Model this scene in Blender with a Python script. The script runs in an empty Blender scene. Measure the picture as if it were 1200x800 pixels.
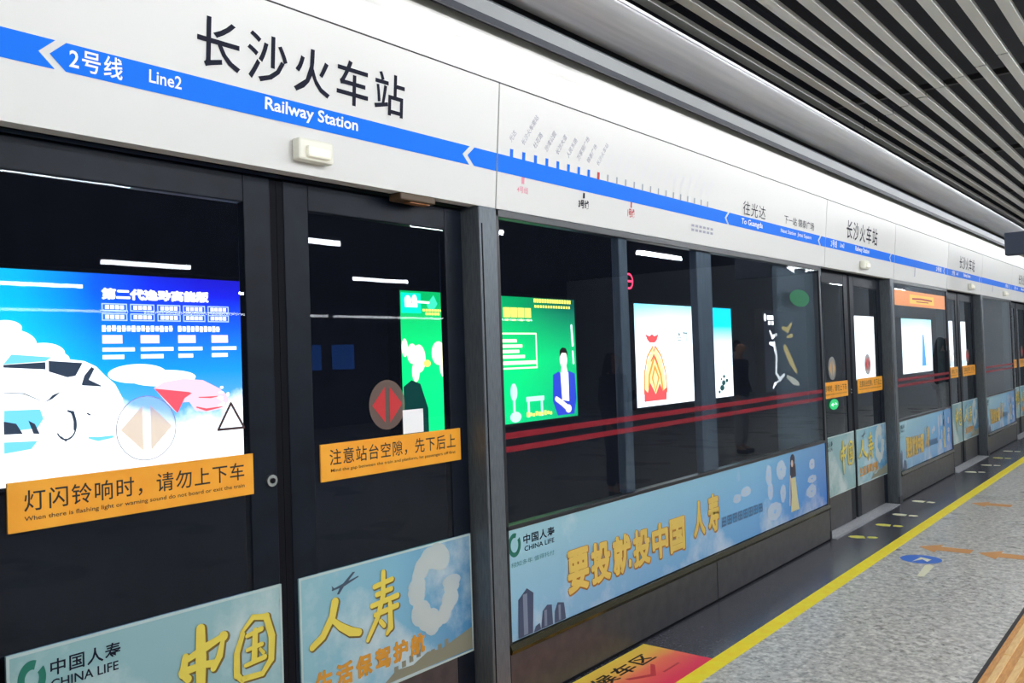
import bpy, bmesh, math, random
from mathutils import Matrix, Vector

random.seed(7)
SC = bpy.context.scene
COL = SC.collection

# ------------------------------------------------------------------ camera
CAMX, CAMZ = 2.383, 1.52
cam_d = bpy.data.cameras.new('camera')
cam_d.sensor_width = 36.0
cam_d.lens = 30.0                       # 1000 px on a 1200 px wide frame
cam_d.clip_start = 0.05
cam = bpy.data.objects.new('camera', cam_d)
COL.objects.link(cam)
R = ((0.773331, 0.038173, 0.632852), (0.633144, 0.005418, -0.774015), (-0.032975, 0.999256, -0.019979))
cam.matrix_world = Matrix(((R[0][0], R[0][1], R[0][2], CAMX), (R[1][0], R[1][1], R[1][2], 0.0),
                           (R[2][0], R[2][1], R[2][2], CAMZ), (0, 0, 0, 1)))
SC.camera = cam

# ------------------------------------------------------------------ light levels
PENDANT = 62.0        # hanging tube lamps over the platform
COVE = 7.0           # tubes in the trough above the white fascia
BOXES = 2.1           # advertising light boxes on the track wall
world = bpy.data.worlds.new('world')
world.use_nodes = True
world.node_tree.nodes['Background'].inputs[0].default_value = (0.55, 0.62, 0.75, 1)
world.node_tree.nodes['Background'].inputs[1].default_value = 0.01
SC.world = world
SC.view_settings.view_transform = 'Standard'
SC.view_settings.look = 'None'
SC.view_settings.gamma = 1.0
SC.view_settings.exposure = 0.42
SC.view_settings.use_curve_mapping = False
try:
    SC.cycles.use_denoising = True
    SC.cycles.max_bounces = 7
    SC.cycles.sample_clamp_indirect = 6.0
except Exception:
    pass

# ------------------------------------------------------------------ materials
def lin(r, g, b):
    f = lambda c: (c / 255.0) / 12.92 if c / 255.0 <= 0.04045 else ((c / 255.0 + 0.055) / 1.055) ** 2.4
    return (f(r), f(g), f(b), 1.0)

MATS = {}
def mat(name, rgb, rough=0.5, metal=0.0, spec=0.5, emit=None, strength=0.0):
    if name in MATS:
        return MATS[name]
    m = bpy.data.materials.new(name)
    m.use_nodes = True
    p = m.node_tree.nodes['Principled BSDF']
    p.inputs['Base Color'].default_value = rgb if len(rgb) == 4 else (*rgb, 1)
    p.inputs['Roughness'].default_value = rough
    p.inputs['Metallic'].default_value = metal
    p.inputs['Specular IOR Level'].default_value = spec
    if emit:
        p.inputs['Emission Color'].default_value = emit if len(emit) == 4 else (*emit, 1)
        p.inputs['Emission Strength'].default_value = strength
    MATS[name] = m
    return m

def nodes_of(m):
    return m.node_tree.nodes, m.node_tree.links

def ramp(n, stops, interp='LINEAR'):
    r = n.new('ShaderNodeValToRGB')
    r.color_ramp.interpolation = interp
    e = r.color_ramp.elements
    e[0].position, e[0].color = stops[0][0], stops[0][1]
    e[1].position, e[1].color = stops[-1][0], stops[-1][1]
    for p, c in stops[1:-1]:
        k = e.new(p); k.color = c
    return r

def glass(name, tint, ior=1.31):
    m = bpy.data.materials.new(name)
    m.use_nodes = True
    n, l = nodes_of(m)
    n.clear()
    out = n.new('ShaderNodeOutputMaterial')
    mix = n.new('ShaderNodeMixShader')
    tr = n.new('ShaderNodeBsdfTransparent'); tr.inputs[0].default_value = (*tint, 1)
    gl = n.new('ShaderNodeBsdfGlossy'); gl.inputs['Roughness'].default_value = 0.0
    gl.inputs['Color'].default_value = (0.92, 0.97, 1, 1)
    geo = n.new('ShaderNodeNewGeometry')
    mr = n.new('ShaderNodeMapRange')
    mr.inputs['To Min'].default_value = ior
    mr.inputs['To Max'].default_value = 1.0      # no second mirror image from the inner face
    fr = n.new('ShaderNodeFresnel')
    l.new(geo.outputs['Backfacing'], mr.inputs['Value'])
    l.new(mr.outputs['Result'], fr.inputs['IOR'])
    l.new(fr.outputs[0], mix.inputs[0])
    l.new(tr.outputs[0], mix.inputs[1]); l.new(gl.outputs[0], mix.inputs[2])
    haze = n.new('ShaderNodeBsdfDiffuse'); haze.inputs[0].default_value = (0.50, 0.58, 0.95, 1)
    m2 = n.new('ShaderNodeMixShader'); m2.inputs[0].default_value = 0.005        # even blue haze mixed in to lift the dark glass
    l.new(mix.outputs[0], m2.inputs[1]); l.new(haze.outputs[0], m2.inputs[2])
    l.new(m2.outputs[0], out.inputs[0])
    MATS[name] = m
    return m

def film(name, rgb, alpha, rough=0.4):
    m = mat(name, rgb, rough)
    m.node_tree.nodes['Principled BSDF'].inputs['Alpha'].default_value = alpha
    return m

def noise_mat(name, c0, c1, scale, rough=0.4, detail=6.0, lo=0.35, hi=0.65, stretch=(1, 1, 1), bump=0.0, metal=0.0, rvar=0.0):
    m = mat(name, c0, rough, metal)
    n, l = nodes_of(m)
    p = n['Principled BSDF']
    tc = n.new('ShaderNodeTexCoord'); mp = n.new('ShaderNodeMapping')
    mp.inputs['Scale'].default_value = stretch
    no = n.new('ShaderNodeTexNoise'); no.inputs['Scale'].default_value = scale; no.inputs['Detail'].default_value = detail
    r = ramp(n, [(lo, c0), (hi, c1)])
    l.new(tc.outputs['Object'], mp.inputs[0]); l.new(mp.outputs[0], no.inputs['Vector'])
    l.new(no.outputs['Fac'], r.inputs[0]); l.new(r.outputs[0], p.inputs['Base Color'])
    if rvar:
        n2 = n.new('ShaderNodeTexNoise'); n2.inputs['Scale'].default_value = 2.2
        mr = n.new('ShaderNodeMapRange')
        mr.inputs['To Min'].default_value = rough - rvar; mr.inputs['To Max'].default_value = rough + rvar
        l.new(mp.outputs[0], n2.inputs['Vector']); l.new(n2.outputs['Fac'], mr.inputs[0]); l.new(mr.outputs[0], p.inputs['Roughness'])
    if bump:
        b = n.new('ShaderNodeBump'); b.inputs['Strength'].default_value = bump; b.inputs['Distance'].default_value = 0.003
        l.new(no.outputs['Fac'], b.inputs['Height']); l.new(b.outputs[0], p.inputs['Normal'])
    return m

def granite(name, dark, mid, light, rough):
    m = mat(name, mid, rough)
    n, l = nodes_of(m)
    p = n['Principled BSDF']
    tc = n.new('ShaderNodeTexCoord')
    v = n.new('ShaderNodeTexVoronoi'); v.inputs['Scale'].default_value = 70.0
    no = n.new('ShaderNodeTexNoise'); no.inputs['Scale'].default_value = 24.0; no.inputs['Detail'].default_value = 8.0
    big = n.new('ShaderNodeTexNoise'); big.inputs['Scale'].default_value = 1.3
    r1 = ramp(n, [(0.05, dark), (0.45, mid), (0.95, light)])
    r2 = ramp(n, [(0.35, dark), (0.5, mid), (0.68, light)])
    mx = n.new('ShaderNodeMix'); mx.data_type = 'RGBA'; mx.inputs['Factor'].default_value = 0.5
    for t in (v, no, big):
        l.new(tc.outputs['Object'], t.inputs['Vector'])
    l.new(v.outputs['Color'], r1.inputs[0]); l.new(no.outputs['Fac'], r2.inputs[0])
    l.new(r1.outputs[0], mx.inputs['A']); l.new(r2.outputs[0], mx.inputs['B'])
    l.new(mx.outputs['Result'], p.inputs['Base Color'])
    mr = n.new('ShaderNodeMapRange'); mr.inputs['To Min'].default_value = rough - 0.08; mr.inputs['To Max'].default_value = rough + 0.1
    l.new(big.outputs['Fac'], mr.inputs[0]); l.new(mr.outputs[0], p.inputs['Roughness'])
    return m

def print_mat(name, ystops, zstops, zfac, clouds, emit=0.0, cloud_col=(1, 1, 1, 1), lo=0.5, hi=0.75, scale=2.0, rough=0.3, cloud_z=None):
    """A printed picture: colours across (y) and up (z) in metres, with clouds."""
    m = mat(name, (0.5, 0.5, 0.5), rough)
    n, l = nodes_of(m)
    p = n['Principled BSDF']
    tc = n.new('ShaderNodeTexCoord'); sep = n.new('ShaderNodeSeparateXYZ')
    l.new(tc.outputs['Object'], sep.inputs[0])
    def along(sock, stops):
        a, b = stops[0][0], stops[-1][0]
        mr = n.new('ShaderNodeMapRange'); mr.inputs['From Min'].default_value = a; mr.inputs['From Max'].default_value = b
        l.new(sock, mr.inputs[0])
        r = ramp(n, [((s - a) / (b - a), c) for s, c in stops])
        l.new(mr.outputs[0], r.inputs[0])
        return r.outputs[0]
    cy = along(sep.outputs['Y'], ystops)
    cz = along(sep.outputs['Z'], zstops)
    mx = n.new('ShaderNodeMix'); mx.data_type = 'RGBA'; mx.inputs['Factor'].default_value = zfac
    l.new(cy, mx.inputs['A']); l.new(cz, mx.inputs['B'])
    col = mx.outputs['Result']
    if clouds:
        no = n.new('ShaderNodeTexNoise'); no.inputs['Scale'].default_value = scale; no.inputs['Detail'].default_value = 7.0
        no.inputs['Roughness'].default_value = 0.6
        l.new(tc.outputs['Object'], no.inputs['Vector'])
        fac = no.outputs['Fac']
        if cloud_z:
            mr = n.new('ShaderNodeMapRange')
            mr.inputs['From Min'].default_value, mr.inputs['From Max'].default_value = cloud_z[0], cloud_z[1]
            mr.inputs['To Min'].default_value, mr.inputs['To Max'].default_value = cloud_z[2], cloud_z[3]
            l.new(sep.outputs['Z'], mr.inputs[0])
            ad = n.new('ShaderNodeMath'); ad.operation = 'ADD'
            l.new(fac, ad.inputs[0]); l.new(mr.outputs[0], ad.inputs[1]); fac = ad.outputs[0]
        rr = ramp(n, [(lo, (0, 0, 0, 1)), (hi, (1, 1, 1, 1))])
        l.new(fac, rr.inputs[0])
        sc = n.new('ShaderNodeMath'); sc.operation = 'MULTIPLY'; sc.inputs[1].default_value = clouds
        l.new(rr.outputs[0], sc.inputs[0])
        m2 = n.new('ShaderNodeMix'); m2.data_type = 'RGBA'
        l.new(sc.outputs[0], m2.inputs['Factor']); l.new(col, m2.inputs['A'])
        m2.inputs['B'].default_value = cloud_col
        col = m2.outputs['Result']
    if emit:
        p.inputs['Base Color'].default_value = (0.02, 0.02, 0.02, 1)
        l.new(col, p.inputs['Emission Color']); p.inputs['Emission Strength'].default_value = emit
    else:
        l.new(col, p.inputs['Base Color'])
    return m

def lit(name, rgb, k=1.0):
    """ink on a back-lit advertising film"""
    return mat(name, (0.02, 0.02, 0.02), 0.4, emit=rgb, strength=BOXES * k)

# ------------------------------------------------------------------ mesh helpers
ORG = {}
class MB:
    def __init__(s):
        s.v = []; s.f = []; s.sm = False
    def add(s, vs, fs):
        b = len(s.v)
        s.v += [tuple(v) for v in vs]
        s.f += [tuple(i + b for i in f) for f in fs]
        return s
    def box(s, x0, x1, y0, y1, z0, z1):
        vs = [(x, y, z) for x in (x0, x1) for y in (y0, y1) for z in (z0, z1)]
        return s.add(vs, [(0, 1, 3, 2), (4, 6, 7, 5), (0, 4, 5, 1), (2, 3, 7, 6), (0, 2, 6, 4), (1, 5, 7, 3)])
    def rbox(s, x0, x1, y0, y1, z0, z1, r):
        """box with bevelled edges"""
        bm = bmesh.new()
        bmesh.ops.create_cube(bm, size=1)
        for v in bm.verts:
            v.co = Vector(((x0 + x1) / 2 + v.co.x * (x1 - x0), (y0 + y1) / 2 + v.co.y * (y1 - y0), (z0 + z1) / 2 + v.co.z * (z1 - z0)))
        bmesh.ops.bevel(bm, geom=list(bm.edges), offset=r, segments=2, affect='EDGES', profile=0.5)
        bm.verts.index_update()
        s.add([v.co.copy() for v in bm.verts], [[v.index for v in f.verts] for f in bm.faces])
        bm.free()
        return s
    def prism(s, prof, y0, y1):
        """closed xz outline (anticlockwise seen from -y) pushed along y"""
        n = len(prof)
        vs = [(x, y0, z) for x, z in prof] + [(x, y1, z) for x, z in prof]
        fs = [(i, i + n, (i + 1) % n + n, (i + 1) % n) for i in range(n)]
        fs += [tuple(range(n)), tuple(range(2 * n - 1, n - 1, -1))]
        return s.add(vs, fs)
    def ribbon(s, prof, y0, y1, t=0.01):
        """open xz polyline with a thickness, pushed along y"""
        n = len(prof); nn = []
        for i in range(n):
            a = Vector(prof[max(i - 1, 0)]); b = Vector(prof[min(i + 1, n - 1)])
            d = (b - a).normalized(); nn.append(Vector((-d.y, d.x)))
        back = [(prof[i][0] + nn[i].x * t, prof[i][1] + nn[i].y * t) for i in range(n)]
        return s.prism(list(prof) + back[::-1], y0, y1)
    def poly(s, pts, x):
        """flat outline in the yz plane facing +x"""
        vs = [((x(p[1]) if callable(x) else x), p[0], p[1]) for p in pts]
        a = sum(pts[i][0] * pts[(i + 1) % len(pts)][1] - pts[(i + 1) % len(pts)][0] * pts[i][1] for i in range(len(pts)))
        idx = tuple(range(len(pts)))
        return s.add(vs, [idx if a > 0 else idx[::-1]])
    def rect(s, y0, y1, z0, z1, x):
        return s.poly([(y0, z0), (y1, z0), (y1, z1), (y0, z1)], x)
    def frame(s, y0, y1, z0, z1, w, x):
        return s.rect(y0, y1, z0, z0 + w, x).rect(y0, y1, z1 - w, z1, x).rect(y0, y0 + w, z0 + w, z1 - w, x).rect(y1 - w, y1, z0 + w, z1 - w, x)
    def disc(s, cy, cz, ry, rz, x, n=40, a0=0, a1=2 * math.pi):
        full = abs(a1 - a0 - 2 * math.pi) < 1e-6
        m = n if full else n + 1
        return s.poly([(cy + ry * math.cos(a0 + (a1 - a0) * i / n), cz + rz * math.sin(a0 + (a1 - a0) * i / n)) for i in range(m)], x)
    def ring(s, cy, cz, r0y, r0z, r1y, r1z, x, n=40, a0=0.0, a1=2 * math.pi):
        vs = []; fs = []
        for i in range(n + 1):
            a = a0 + (a1 - a0) * i / n
            vs += [(x, cy + r0y * math.cos(a), cz + r0z * math.sin(a)), (x, cy + r1y * math.cos(a), cz + r1z * math.sin(a))]
        for i in range(n):
            fs.append((2 * i, 2 * i + 1, 2 * i + 3, 2 * i + 2))
        return s.add(vs, fs)
    def stroke(s, pts, w, x):
        """brush stroke: pts = (y, z[, width factor])"""
        pts = [p if len(p) == 3 else (p[0], p[1], 1.0) for p in pts]
        L = []; Rr = []
        for i, p in enumerate(pts):
            a = pts[max(i - 1, 0)]; b = pts[min(i + 1, len(pts) - 1)]
            dy, dz = b[0] - a[0], b[1] - a[1]
            k = math.hypot(dy, dz) or 1
            L.append((p[0] - dz / k * w * p[2] / 2, p[1] + dy / k * w * p[2] / 2))
            Rr.append((p[0] + dz / k * w * p[2] / 2, p[1] - dy / k * w * p[2] / 2))
        s.lay = getattr(s, 'lay', 0)
        for i in range(len(pts) - 1):
            s.lay += 1
            s.poly([Rr[i], Rr[i + 1], L[i + 1], L[i]], x + 0.00004 * s.lay)
        for p in pts:
            s.lay += 1
            s.disc(p[0], p[1], w * p[2] / 2, w * p[2] / 2, x + 0.00004 * s.lay, 12)
        return s
    def tube(s, a, b, r, n=14, caps=True, r2=None):
        a, b = Vector(a), Vector(b); d = (b - a).normalized()
        u = d.orthogonal().normalized(); w = d.cross(u)
        r2 = r if r2 is None else r2
        vs = [a + (u * math.cos(t) + w * math.sin(t)) * r for t in [2 * math.pi * i / n for i in range(n)]]
        vs += [b + (u * math.cos(t) + w * math.sin(t)) * r2 for t in [2 * math.pi * i / n for i in range(n)]]
        fs = [(i, (i + 1) % n, (i + 1) % n + n, i + n) for i in range(n)]
        if caps:
            fs += [tuple(range(n - 1, -1, -1)), tuple(range(n, 2 * n))]
        return s.add(vs, fs)
    def ball(s, c, rx, ry, rz, n=14):
        vs = []; fs = []
        for j in range(1, n):
            for i in range(n * 2):
                t = math.pi * j / n; q = math.pi * i / n
                vs.append((c[0] + rx * math.sin(t) * math.cos(q), c[1] + ry * math.sin(t) * math.sin(q), c[2] + rz * math.cos(t)))
        vs += [(c[0], c[1], c[2] + rz), (c[0], c[1], c[2] - rz)]
        k = n * 2
        for j in range(n - 2):
            for i in range(k):
                fs.append((j * k + i, (j + 1) * k + i, (j + 1) * k + (i + 1) % k, j * k + (i + 1) % k))
        top, bot = len(vs) - 2, len(vs) - 1
        for i in range(k):
            fs.append((top, i, (i + 1) % k)); fs.append((bot, (n - 2) * k + (i + 1) % k, (n - 2) * k + i))
        return s.add(vs, fs)
    def text(s, body, y0, y1, z0, z1, x, bold=0.0, space=1.0):
        """lettering fitted to a box on the yz plane, read from +x"""
        V, F, (a, b, c, d) = glyphs(body, bold, space)
        fx = x if callable(x) else (lambda z: x)
        vs = []
        for u, w in V:
            z = z0 + (w - c) / (d - c) * (z1 - z0)
            vs.append((fx(z), y0 + (u - a) / (b - a) * (y1 - y0), z))
        return s.add(vs, F)
    def heavy(s, body, y0, y1, z0, z1, x, d, space=1.0, bold=0.012):
        for i, (a, b) in enumerate(((0, 0), (d, 0), (-d, 0), (0, d), (0, -d), (d * .7, d * .7), (-d * .7, -d * .7), (d * .7, -d * .7), (-d * .7, d * .7))):
            s.text(body, y0 + d + a, y1 - d + a, z0 + d + b, z1 - d + b, x + 0.00012 * i, bold, space)
        return s
    def text_at(s, body, y, z, size, ang, x, bold=0.0):
        V, F, bb = glyphs(body, bold, 1.0)
        fx = x if callable(x) else (lambda z: x)
        ca, sa = math.cos(ang), math.sin(ang)
        vs = []
        for u, w in V:
            zz = z + (u * sa + w * ca) * size
            vs.append((fx(zz), y + (u * ca - w * sa) * size, zz))
        return s.add(vs, F)
    def text_floor(s, body, x0, x1, y0, y1, z, bold=0.0, space=1.0):
        """lettering on the floor, tops towards x0 (the track)"""
        V, F, (a, b, c, d) = glyphs(body, bold, space)
        return s.add([(x1 - (w - c) / (d - c) * (x1 - x0), y0 + (u - a) / (b - a) * (y1 - y0), z) for u, w in V], F)
    def floor_poly(s, pts, z):
        a = sum(pts[i][0] * pts[(i + 1) % len(pts)][1] - pts[(i + 1) % len(pts)][0] * pts[i][1] for i in range(len(pts)))
        idx = tuple(range(len(pts)))
        return s.add([(p[0], p[1], z) for p in pts], [idx if a > 0 else idx[::-1]])
    def smooth(s):
        s.sm = True; return s
    def build(s, name, m, parent=None, fix=True):
        o0 = ORG.get(parent.name, Vector((0, 0, 0))) if parent else Vector((0, 0, 0))
        me = bpy.data.meshes.new(name)
        me.from_pydata([(v[0] - o0.x, v[1] - o0.y, v[2] - o0.z) for v in s.v], [], s.f)
        me.update()
        if s.sm:
            for p in me.polygons:
                p.use_smooth = True
        if m:
            me.materials.append(m)
        o = bpy.data.objects.new(name, me)
        COL.objects.link(o)
        if parent:
            o.parent = parent
        ORG[o.name] = o0.copy()
        return o

GC = {}
def glyphs(body, bold, space):
    k = (body, bold, space)
    if k not in GC:
        c = bpy.data.curves.new('glyph', 'FONT')
        c.body = body; c.offset = bold; c.space_character = space
        c.resolution_u = 3
        o = bpy.data.objects.new('glyph', c)
        COL.objects.link(o)
        dg = bpy.context.evaluated_depsgraph_get()
        me = bpy.data.meshes.new_from_object(o.evaluated_get(dg))
        V = [(v.co.x, v.co.y) for v in me.vertices]
        F = []
        for p in me.polygons:
            idx = list(p.vertices)
            if p.normal.z < 0:
                idx.reverse()
            F.append(tuple(idx))
        bpy.data.objects.remove(o); bpy.data.curves.remove(c); bpy.data.meshes.remove(me)
        GC[k] = (V, F, (min(v[0] for v in V), max(v[0] for v in V), min(v[1] for v in V), max(v[1] for v in V)))
    return GC[k]

def tag(o, label=None, cat=None, group=None, kind=None):
    if label: o['label'] = label
    if cat: o['category'] = cat
    if group: o['group'] = group
    if kind: o['kind'] = kind
    return o

def thing(name, label, cat, loc, group=None):
    o = bpy.data.objects.new(name, None)
    o.empty_display_size = 0.1
    o.location = loc
    COL.objects.link(o)
    ORG[o.name] = Vector(loc)
    return tag(o, label, cat, group)

def structure(o, label):
    o['kind'] = 'structure'; o['label'] = label
    return o

ORD = ['first', 'second', 'third', 'fourth', 'fifth', 'sixth', 'seventh', 'eighth', 'ninth', 'tenth', 'eleventh', 'twelfth',
       'thirteenth', 'fourteenth', 'fifteenth', 'sixteenth', 'seventeenth', 'eighteenth', 'nineteenth', 'twentieth']

# palette
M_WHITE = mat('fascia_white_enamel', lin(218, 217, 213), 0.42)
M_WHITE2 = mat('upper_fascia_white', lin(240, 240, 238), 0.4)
M_BLUE = mat('line_blue', (0.0, 0.175, 0.86, 1), 0.5, 0.0, 0.15)
M_INK = mat('dark_ink', lin(22, 24, 42), 0.6, 0.0, 0.15)
M_TINYINK = mat('small_grey_ink', lin(158, 158, 174), 0.5)
M_FAINT = mat('faint_grey_ink', lin(218, 217, 222), 0.5)
M_PAINTWHITE = mat('white_lettering', lin(245, 248, 255), 0.4)
M_RED = mat('red_ink', lin(190, 40, 50), 0.5)
M_PINK = mat('pink_ink', lin(226, 140, 160), 0.5)
M_GREYTICK = mat('grey_tick', lin(150, 158, 165), 0.5)
M_JOINT = mat('dark_joint', lin(40, 38, 40), 0.6)
M_FRAME = noise_mat('dark_door_frame', lin(15, 20, 30), lin(20, 27, 38), 9, 0.42)
M_FRAME.node_tree.nodes['Principled BSDF'].inputs['Specular IOR Level'].default_value = 0.16
M_POST = noise_mat('brushed_steel_post', lin(88, 95, 101), lin(106, 113, 118), 30, 0.45, stretch=(8, 8, 0.6), metal=0.35)
M_STEEL = noise_mat('threshold_steel', lin(190, 192, 196), lin(215, 216, 220), 40, 0.35, stretch=(6, 0.4, 1), metal=0.6)
M_ALU = mat('trim_aluminium', lin(170, 172, 172), 0.35, 0.6)
M_DARKALU = mat('dark_aluminium', lin(64, 66, 72), 0.4, 0.5)
M_BASE = noise_mat('dark_base_panel', lin(50, 50, 54), lin(66, 64, 66), 14, 0.35)
M_OLIVE = mat('bronze_ledge', lin(58, 54, 32), 0.24, 0.5)
M_ORANGE = noise_mat('amber_sticker', lin(246, 160, 28), lin(252, 176, 48), 6, 0.45)
M_BLACKINK = mat('black_ink', lin(34, 24, 16), 0.5)
M_RUBBER = mat('black_rubber', lin(15, 16, 22), 0.7, 0.0, 0.12)
M_GOLD = mat('gold_ink', lin(226, 206, 84), 0.35)
M_GOLDDARK = mat('gold_ink_shadow_outline', lin(122, 98, 40), 0.45)
M_ORINK = mat('orange_gold_ink', lin(206, 146, 48), 0.45)
M_GREENLOGO = mat('logo_green', lin(16, 110, 92), 0.45)
M_PALE = film('pale_cloud_ink', lin(222, 232, 228), 0.5, 0.5)
M_SLATE = mat('slate_building_ink', lin(62, 76, 104), 0.5)
M_PANE = glass('screen_glass', (0.80, 0.84, 0.87))

# ================================================================== SETTING
YA, YB = -5.0, 23.0
M_FLOOR = granite('grey_granite', lin(110, 110, 105), lin(188, 186, 178), lin(244, 242, 234), 0.28)
M_EDGE = noise_mat('black_polished_granite', lin(58, 59, 67), lin(78, 78, 87), 60, 0.22, rvar=0.06)
structure(MB().box(0.505, 14.0, YA, YB, -0.25, 0.0).build('floor', M_FLOOR), 'speckled grey granite platform floor')
structure(MB().box(-0.13, 0.415, YA, YB, -0.25, 0.0).build('floor_edge', M_EDGE), 'dark polished granite strip along the screen doors')
structure(MB().box(-3.9, -0.13, YA, YB, -1.3, -1.2).build('floor_track', mat('track_bed_black', lin(26, 26, 28), 0.8)), 'dark track bed')
structure(MB().box(-0.16, -0.13, YA, YB, -1.2, 0.0).build('wall_platform_edge', mat('platform_edge_concrete', lin(44, 44, 46), 0.8)), 'concrete platform edge below the doors')
M_TUNNEL = noise_mat('tunnel_wall_black', lin(22, 24, 36), lin(32, 34, 48), 3.0, 0.85)
structure(MB().box(-4.05, -3.85, YA, 60.0, -1.3, 4.0).build('wall_track', M_TUNNEL), 'black wall on the far side of the track')
structure(MB().box(-4.05, -0.05, YA, 60.0, 4.0, 4.2).build('ceiling_track', M_TUNNEL), 'black ceiling over the track')
M_VOID = noise_mat('ceiling_void_black', lin(12, 12, 16), lin(22, 22, 28), 2.5, 0.9)
structure(MB().box(-0.05, 14.0, YA, YB, 4.0, 4.2).build('ceiling', M_VOID), 'dark ceiling void above the slats')
structure(MB().box(-0.10, -0.06, YA, YB, 2.172, 4.0).build('wall_bulkhead', M_RUBBER), 'dark bulkhead above the doors')
M_OPP = noise_mat('opposite_dark_glazing', lin(20, 24, 36), lin(28, 32, 46), 2.0, 0.35)
M_FARW = noise_mat('far_wall_grey', lin(206, 214, 222), lin(222, 228, 234), 1.2, 0.5)
structure(MB().box(14.0, 14.2, YA, YB, -0.2, 4.0).build('wall_opposite', M_OPP), 'dark far side of the platform hall')
structure(MB().box(-4.05, 14.2, YA - 0.2, YA, -1.3, 4.2).build('wall_near', M_OPP), 'dark end wall behind the viewer')
structure(MB().box(-0.05, 14.2, YB, YB + 0.2, -0.3, 4.2).build('wall_far', M_FARW), 'grey wall at the far platform end')
structure(MB().box(-4.05, -0.05, 60.0, 60.2, -1.3, 4.2).build('wall_tunnel_end', M_TUNNEL), 'black end of the tunnel')

# fascia cross-section: the face leans out a little to the platform
HZ0, HZ1 = 2.175, 2.712
def hx(z, off=0.0):
    return 0.045 * (z - HZ0) / (HZ1 - HZ0) + off
def hoff(off):
    return lambda z: hx(z, off)

# upper fascia, dark joint above the header, trough lip and soffit
structure(MB().box(-0.055, 0.044, YA, YB, HZ1, HZ1 + 0.006).build('trim_1', M_JOINT), 'thin dark joint above the name fascia')
prof = [(0.047, HZ1 + 0.006), (0.055, 2.80), (0.060, 2.905)]
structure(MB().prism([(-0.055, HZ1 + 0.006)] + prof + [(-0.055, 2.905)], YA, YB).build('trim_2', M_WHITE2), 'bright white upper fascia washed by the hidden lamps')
M_CAP_SHADE = mat('cap_shade_grey', lin(190, 190, 184), 0.5)  # grey colour stands for the shading at the top of the fascia
structure(MB().prism([(-0.055, 2.905), (0.058, 2.905), (0.050, 2.945), (-0.055, 2.945)], YA, YB).build('trim_3', M_CAP_SHADE), 'cap strip coloured grey for the shading at the fascia top')
structure(MB().prism([(-0.055, 2.945), (0.03, 2.945), (0.03, 3.0), (-0.055, 3.0)], YA, YB).build('trim_4', M_DARKALU), 'dark groove above the cap strip')
structure(MB().prism([(0.244, 2.862), (0.251, 2.862), (0.256, 2.915), (0.249, 2.915)], YA, YB).build('trim_5', M_ALU), 'light metal lip of the lamp trough')
structure(MB().prism([(0.240, 2.836), (0.247, 2.836), (0.250, 2.862), (0.243, 2.862)], YA, YB).build('trim_8', M_DARKALU), 'dark lower edge of the lamp trough lip')
structure(MB().ribbon([(0.256, 2.916), (0.200, 2.938), (0.150, 2.938), (0.118, 2.908)], YA, YB, -0.006).build('trim_9', M_DARKALU), 'added dark hood shading the trough above the hidden lamps')  # added hood, shaped to keep lamp light off the cap and roof
structure(MB().box(0.03, 0.26, YA, YB, 2.965, 2.985).build('trim_6', M_DARKALU), 'dark trough roof above the lip')
M_SOFFIT = noise_mat('soffit_metal', lin(186, 187, 190), lin(200, 200, 202), 5, 0.38, stretch=(8, 0.3, 8), metal=0.25)
sp = [(0.262, 2.944), (0.32, 2.948), (0.37, 2.954), (0.41, 2.962), (0.445, 2.975), (0.472, 2.991), (0.492, 3.008), (0.503, 3.024)]
structure(MB().ribbon(sp, YA, YB, 0.012).smooth().build('trim_7', M_SOFFIT), 'curved grey metal soffit beside the slats')

structure(MB().prism([(0.499, 3.018), (0.506, 3.018), (0.509, 3.030), (0.502, 3.030)], YA, YB).build('trim_10', mat('soffit_rim_highlight', lin(240, 240, 240), 0.35)), 'white rim strip added as the highlight of the soffit edge')  # white strip paints in the highlight along the soffit edge

# ------------------------------------------------------------------ ceiling slats
M_SLAT = noise_mat('slat_grey', lin(214, 213, 206), lin(226, 225, 218), 6, 0.45, stretch=(1, 0.2, 1))
def j1(x): return 7.02 - x
def j2(x): return 11.25 - 1.3 * x
def j3(x): return 15.9 - 1.3 * x
names_seg = ['near', 'middle', 'farther', 'farthest']
for k in range(16):
    x = 0.385 + 0.1405 * k
    cuts = [YA + 0.1, j1(x), j2(x), j3(x), 22.0]
    for q in range(4):
        a, b = cuts[q] + 0.012, cuts[q + 1] - 0.012
        w = 0.053
        # a C-shaped channel, open to the top
        pr = [(x, 3.15), (x + w, 3.15), (x + w, 3.178), (x + w - 0.004, 3.178), (x + w - 0.004, 3.155),
              (x + 0.004, 3.155), (x + 0.004, 3.178), (x, 3.178)]
        o = MB().prism(pr, a, b).build('ceiling_slat', M_SLAT)
        tag(o, 'grey metal ceiling slat, %s row from the soffit, %s length' % (ORD[k], names_seg[q]), 'ceiling slat', 'metal ceiling slats over the platform', 'thing')
for i, y in enumerate((1.2, 3.6, 6.0, 8.4, 10.8, 13.2, 15.6)):
    o = MB().box(0.30, 2.75, y, y + 0.04, 3.178, 3.215).build('carrier_rail', mat('carrier_rail_black', lin(40, 40, 44), 0.6))
    tag(o, 'dark cross rail carrying the ceiling slats, %s one along the platform' % ORD[i], 'rail', 'cross rails above the slats', 'thing')

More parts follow.
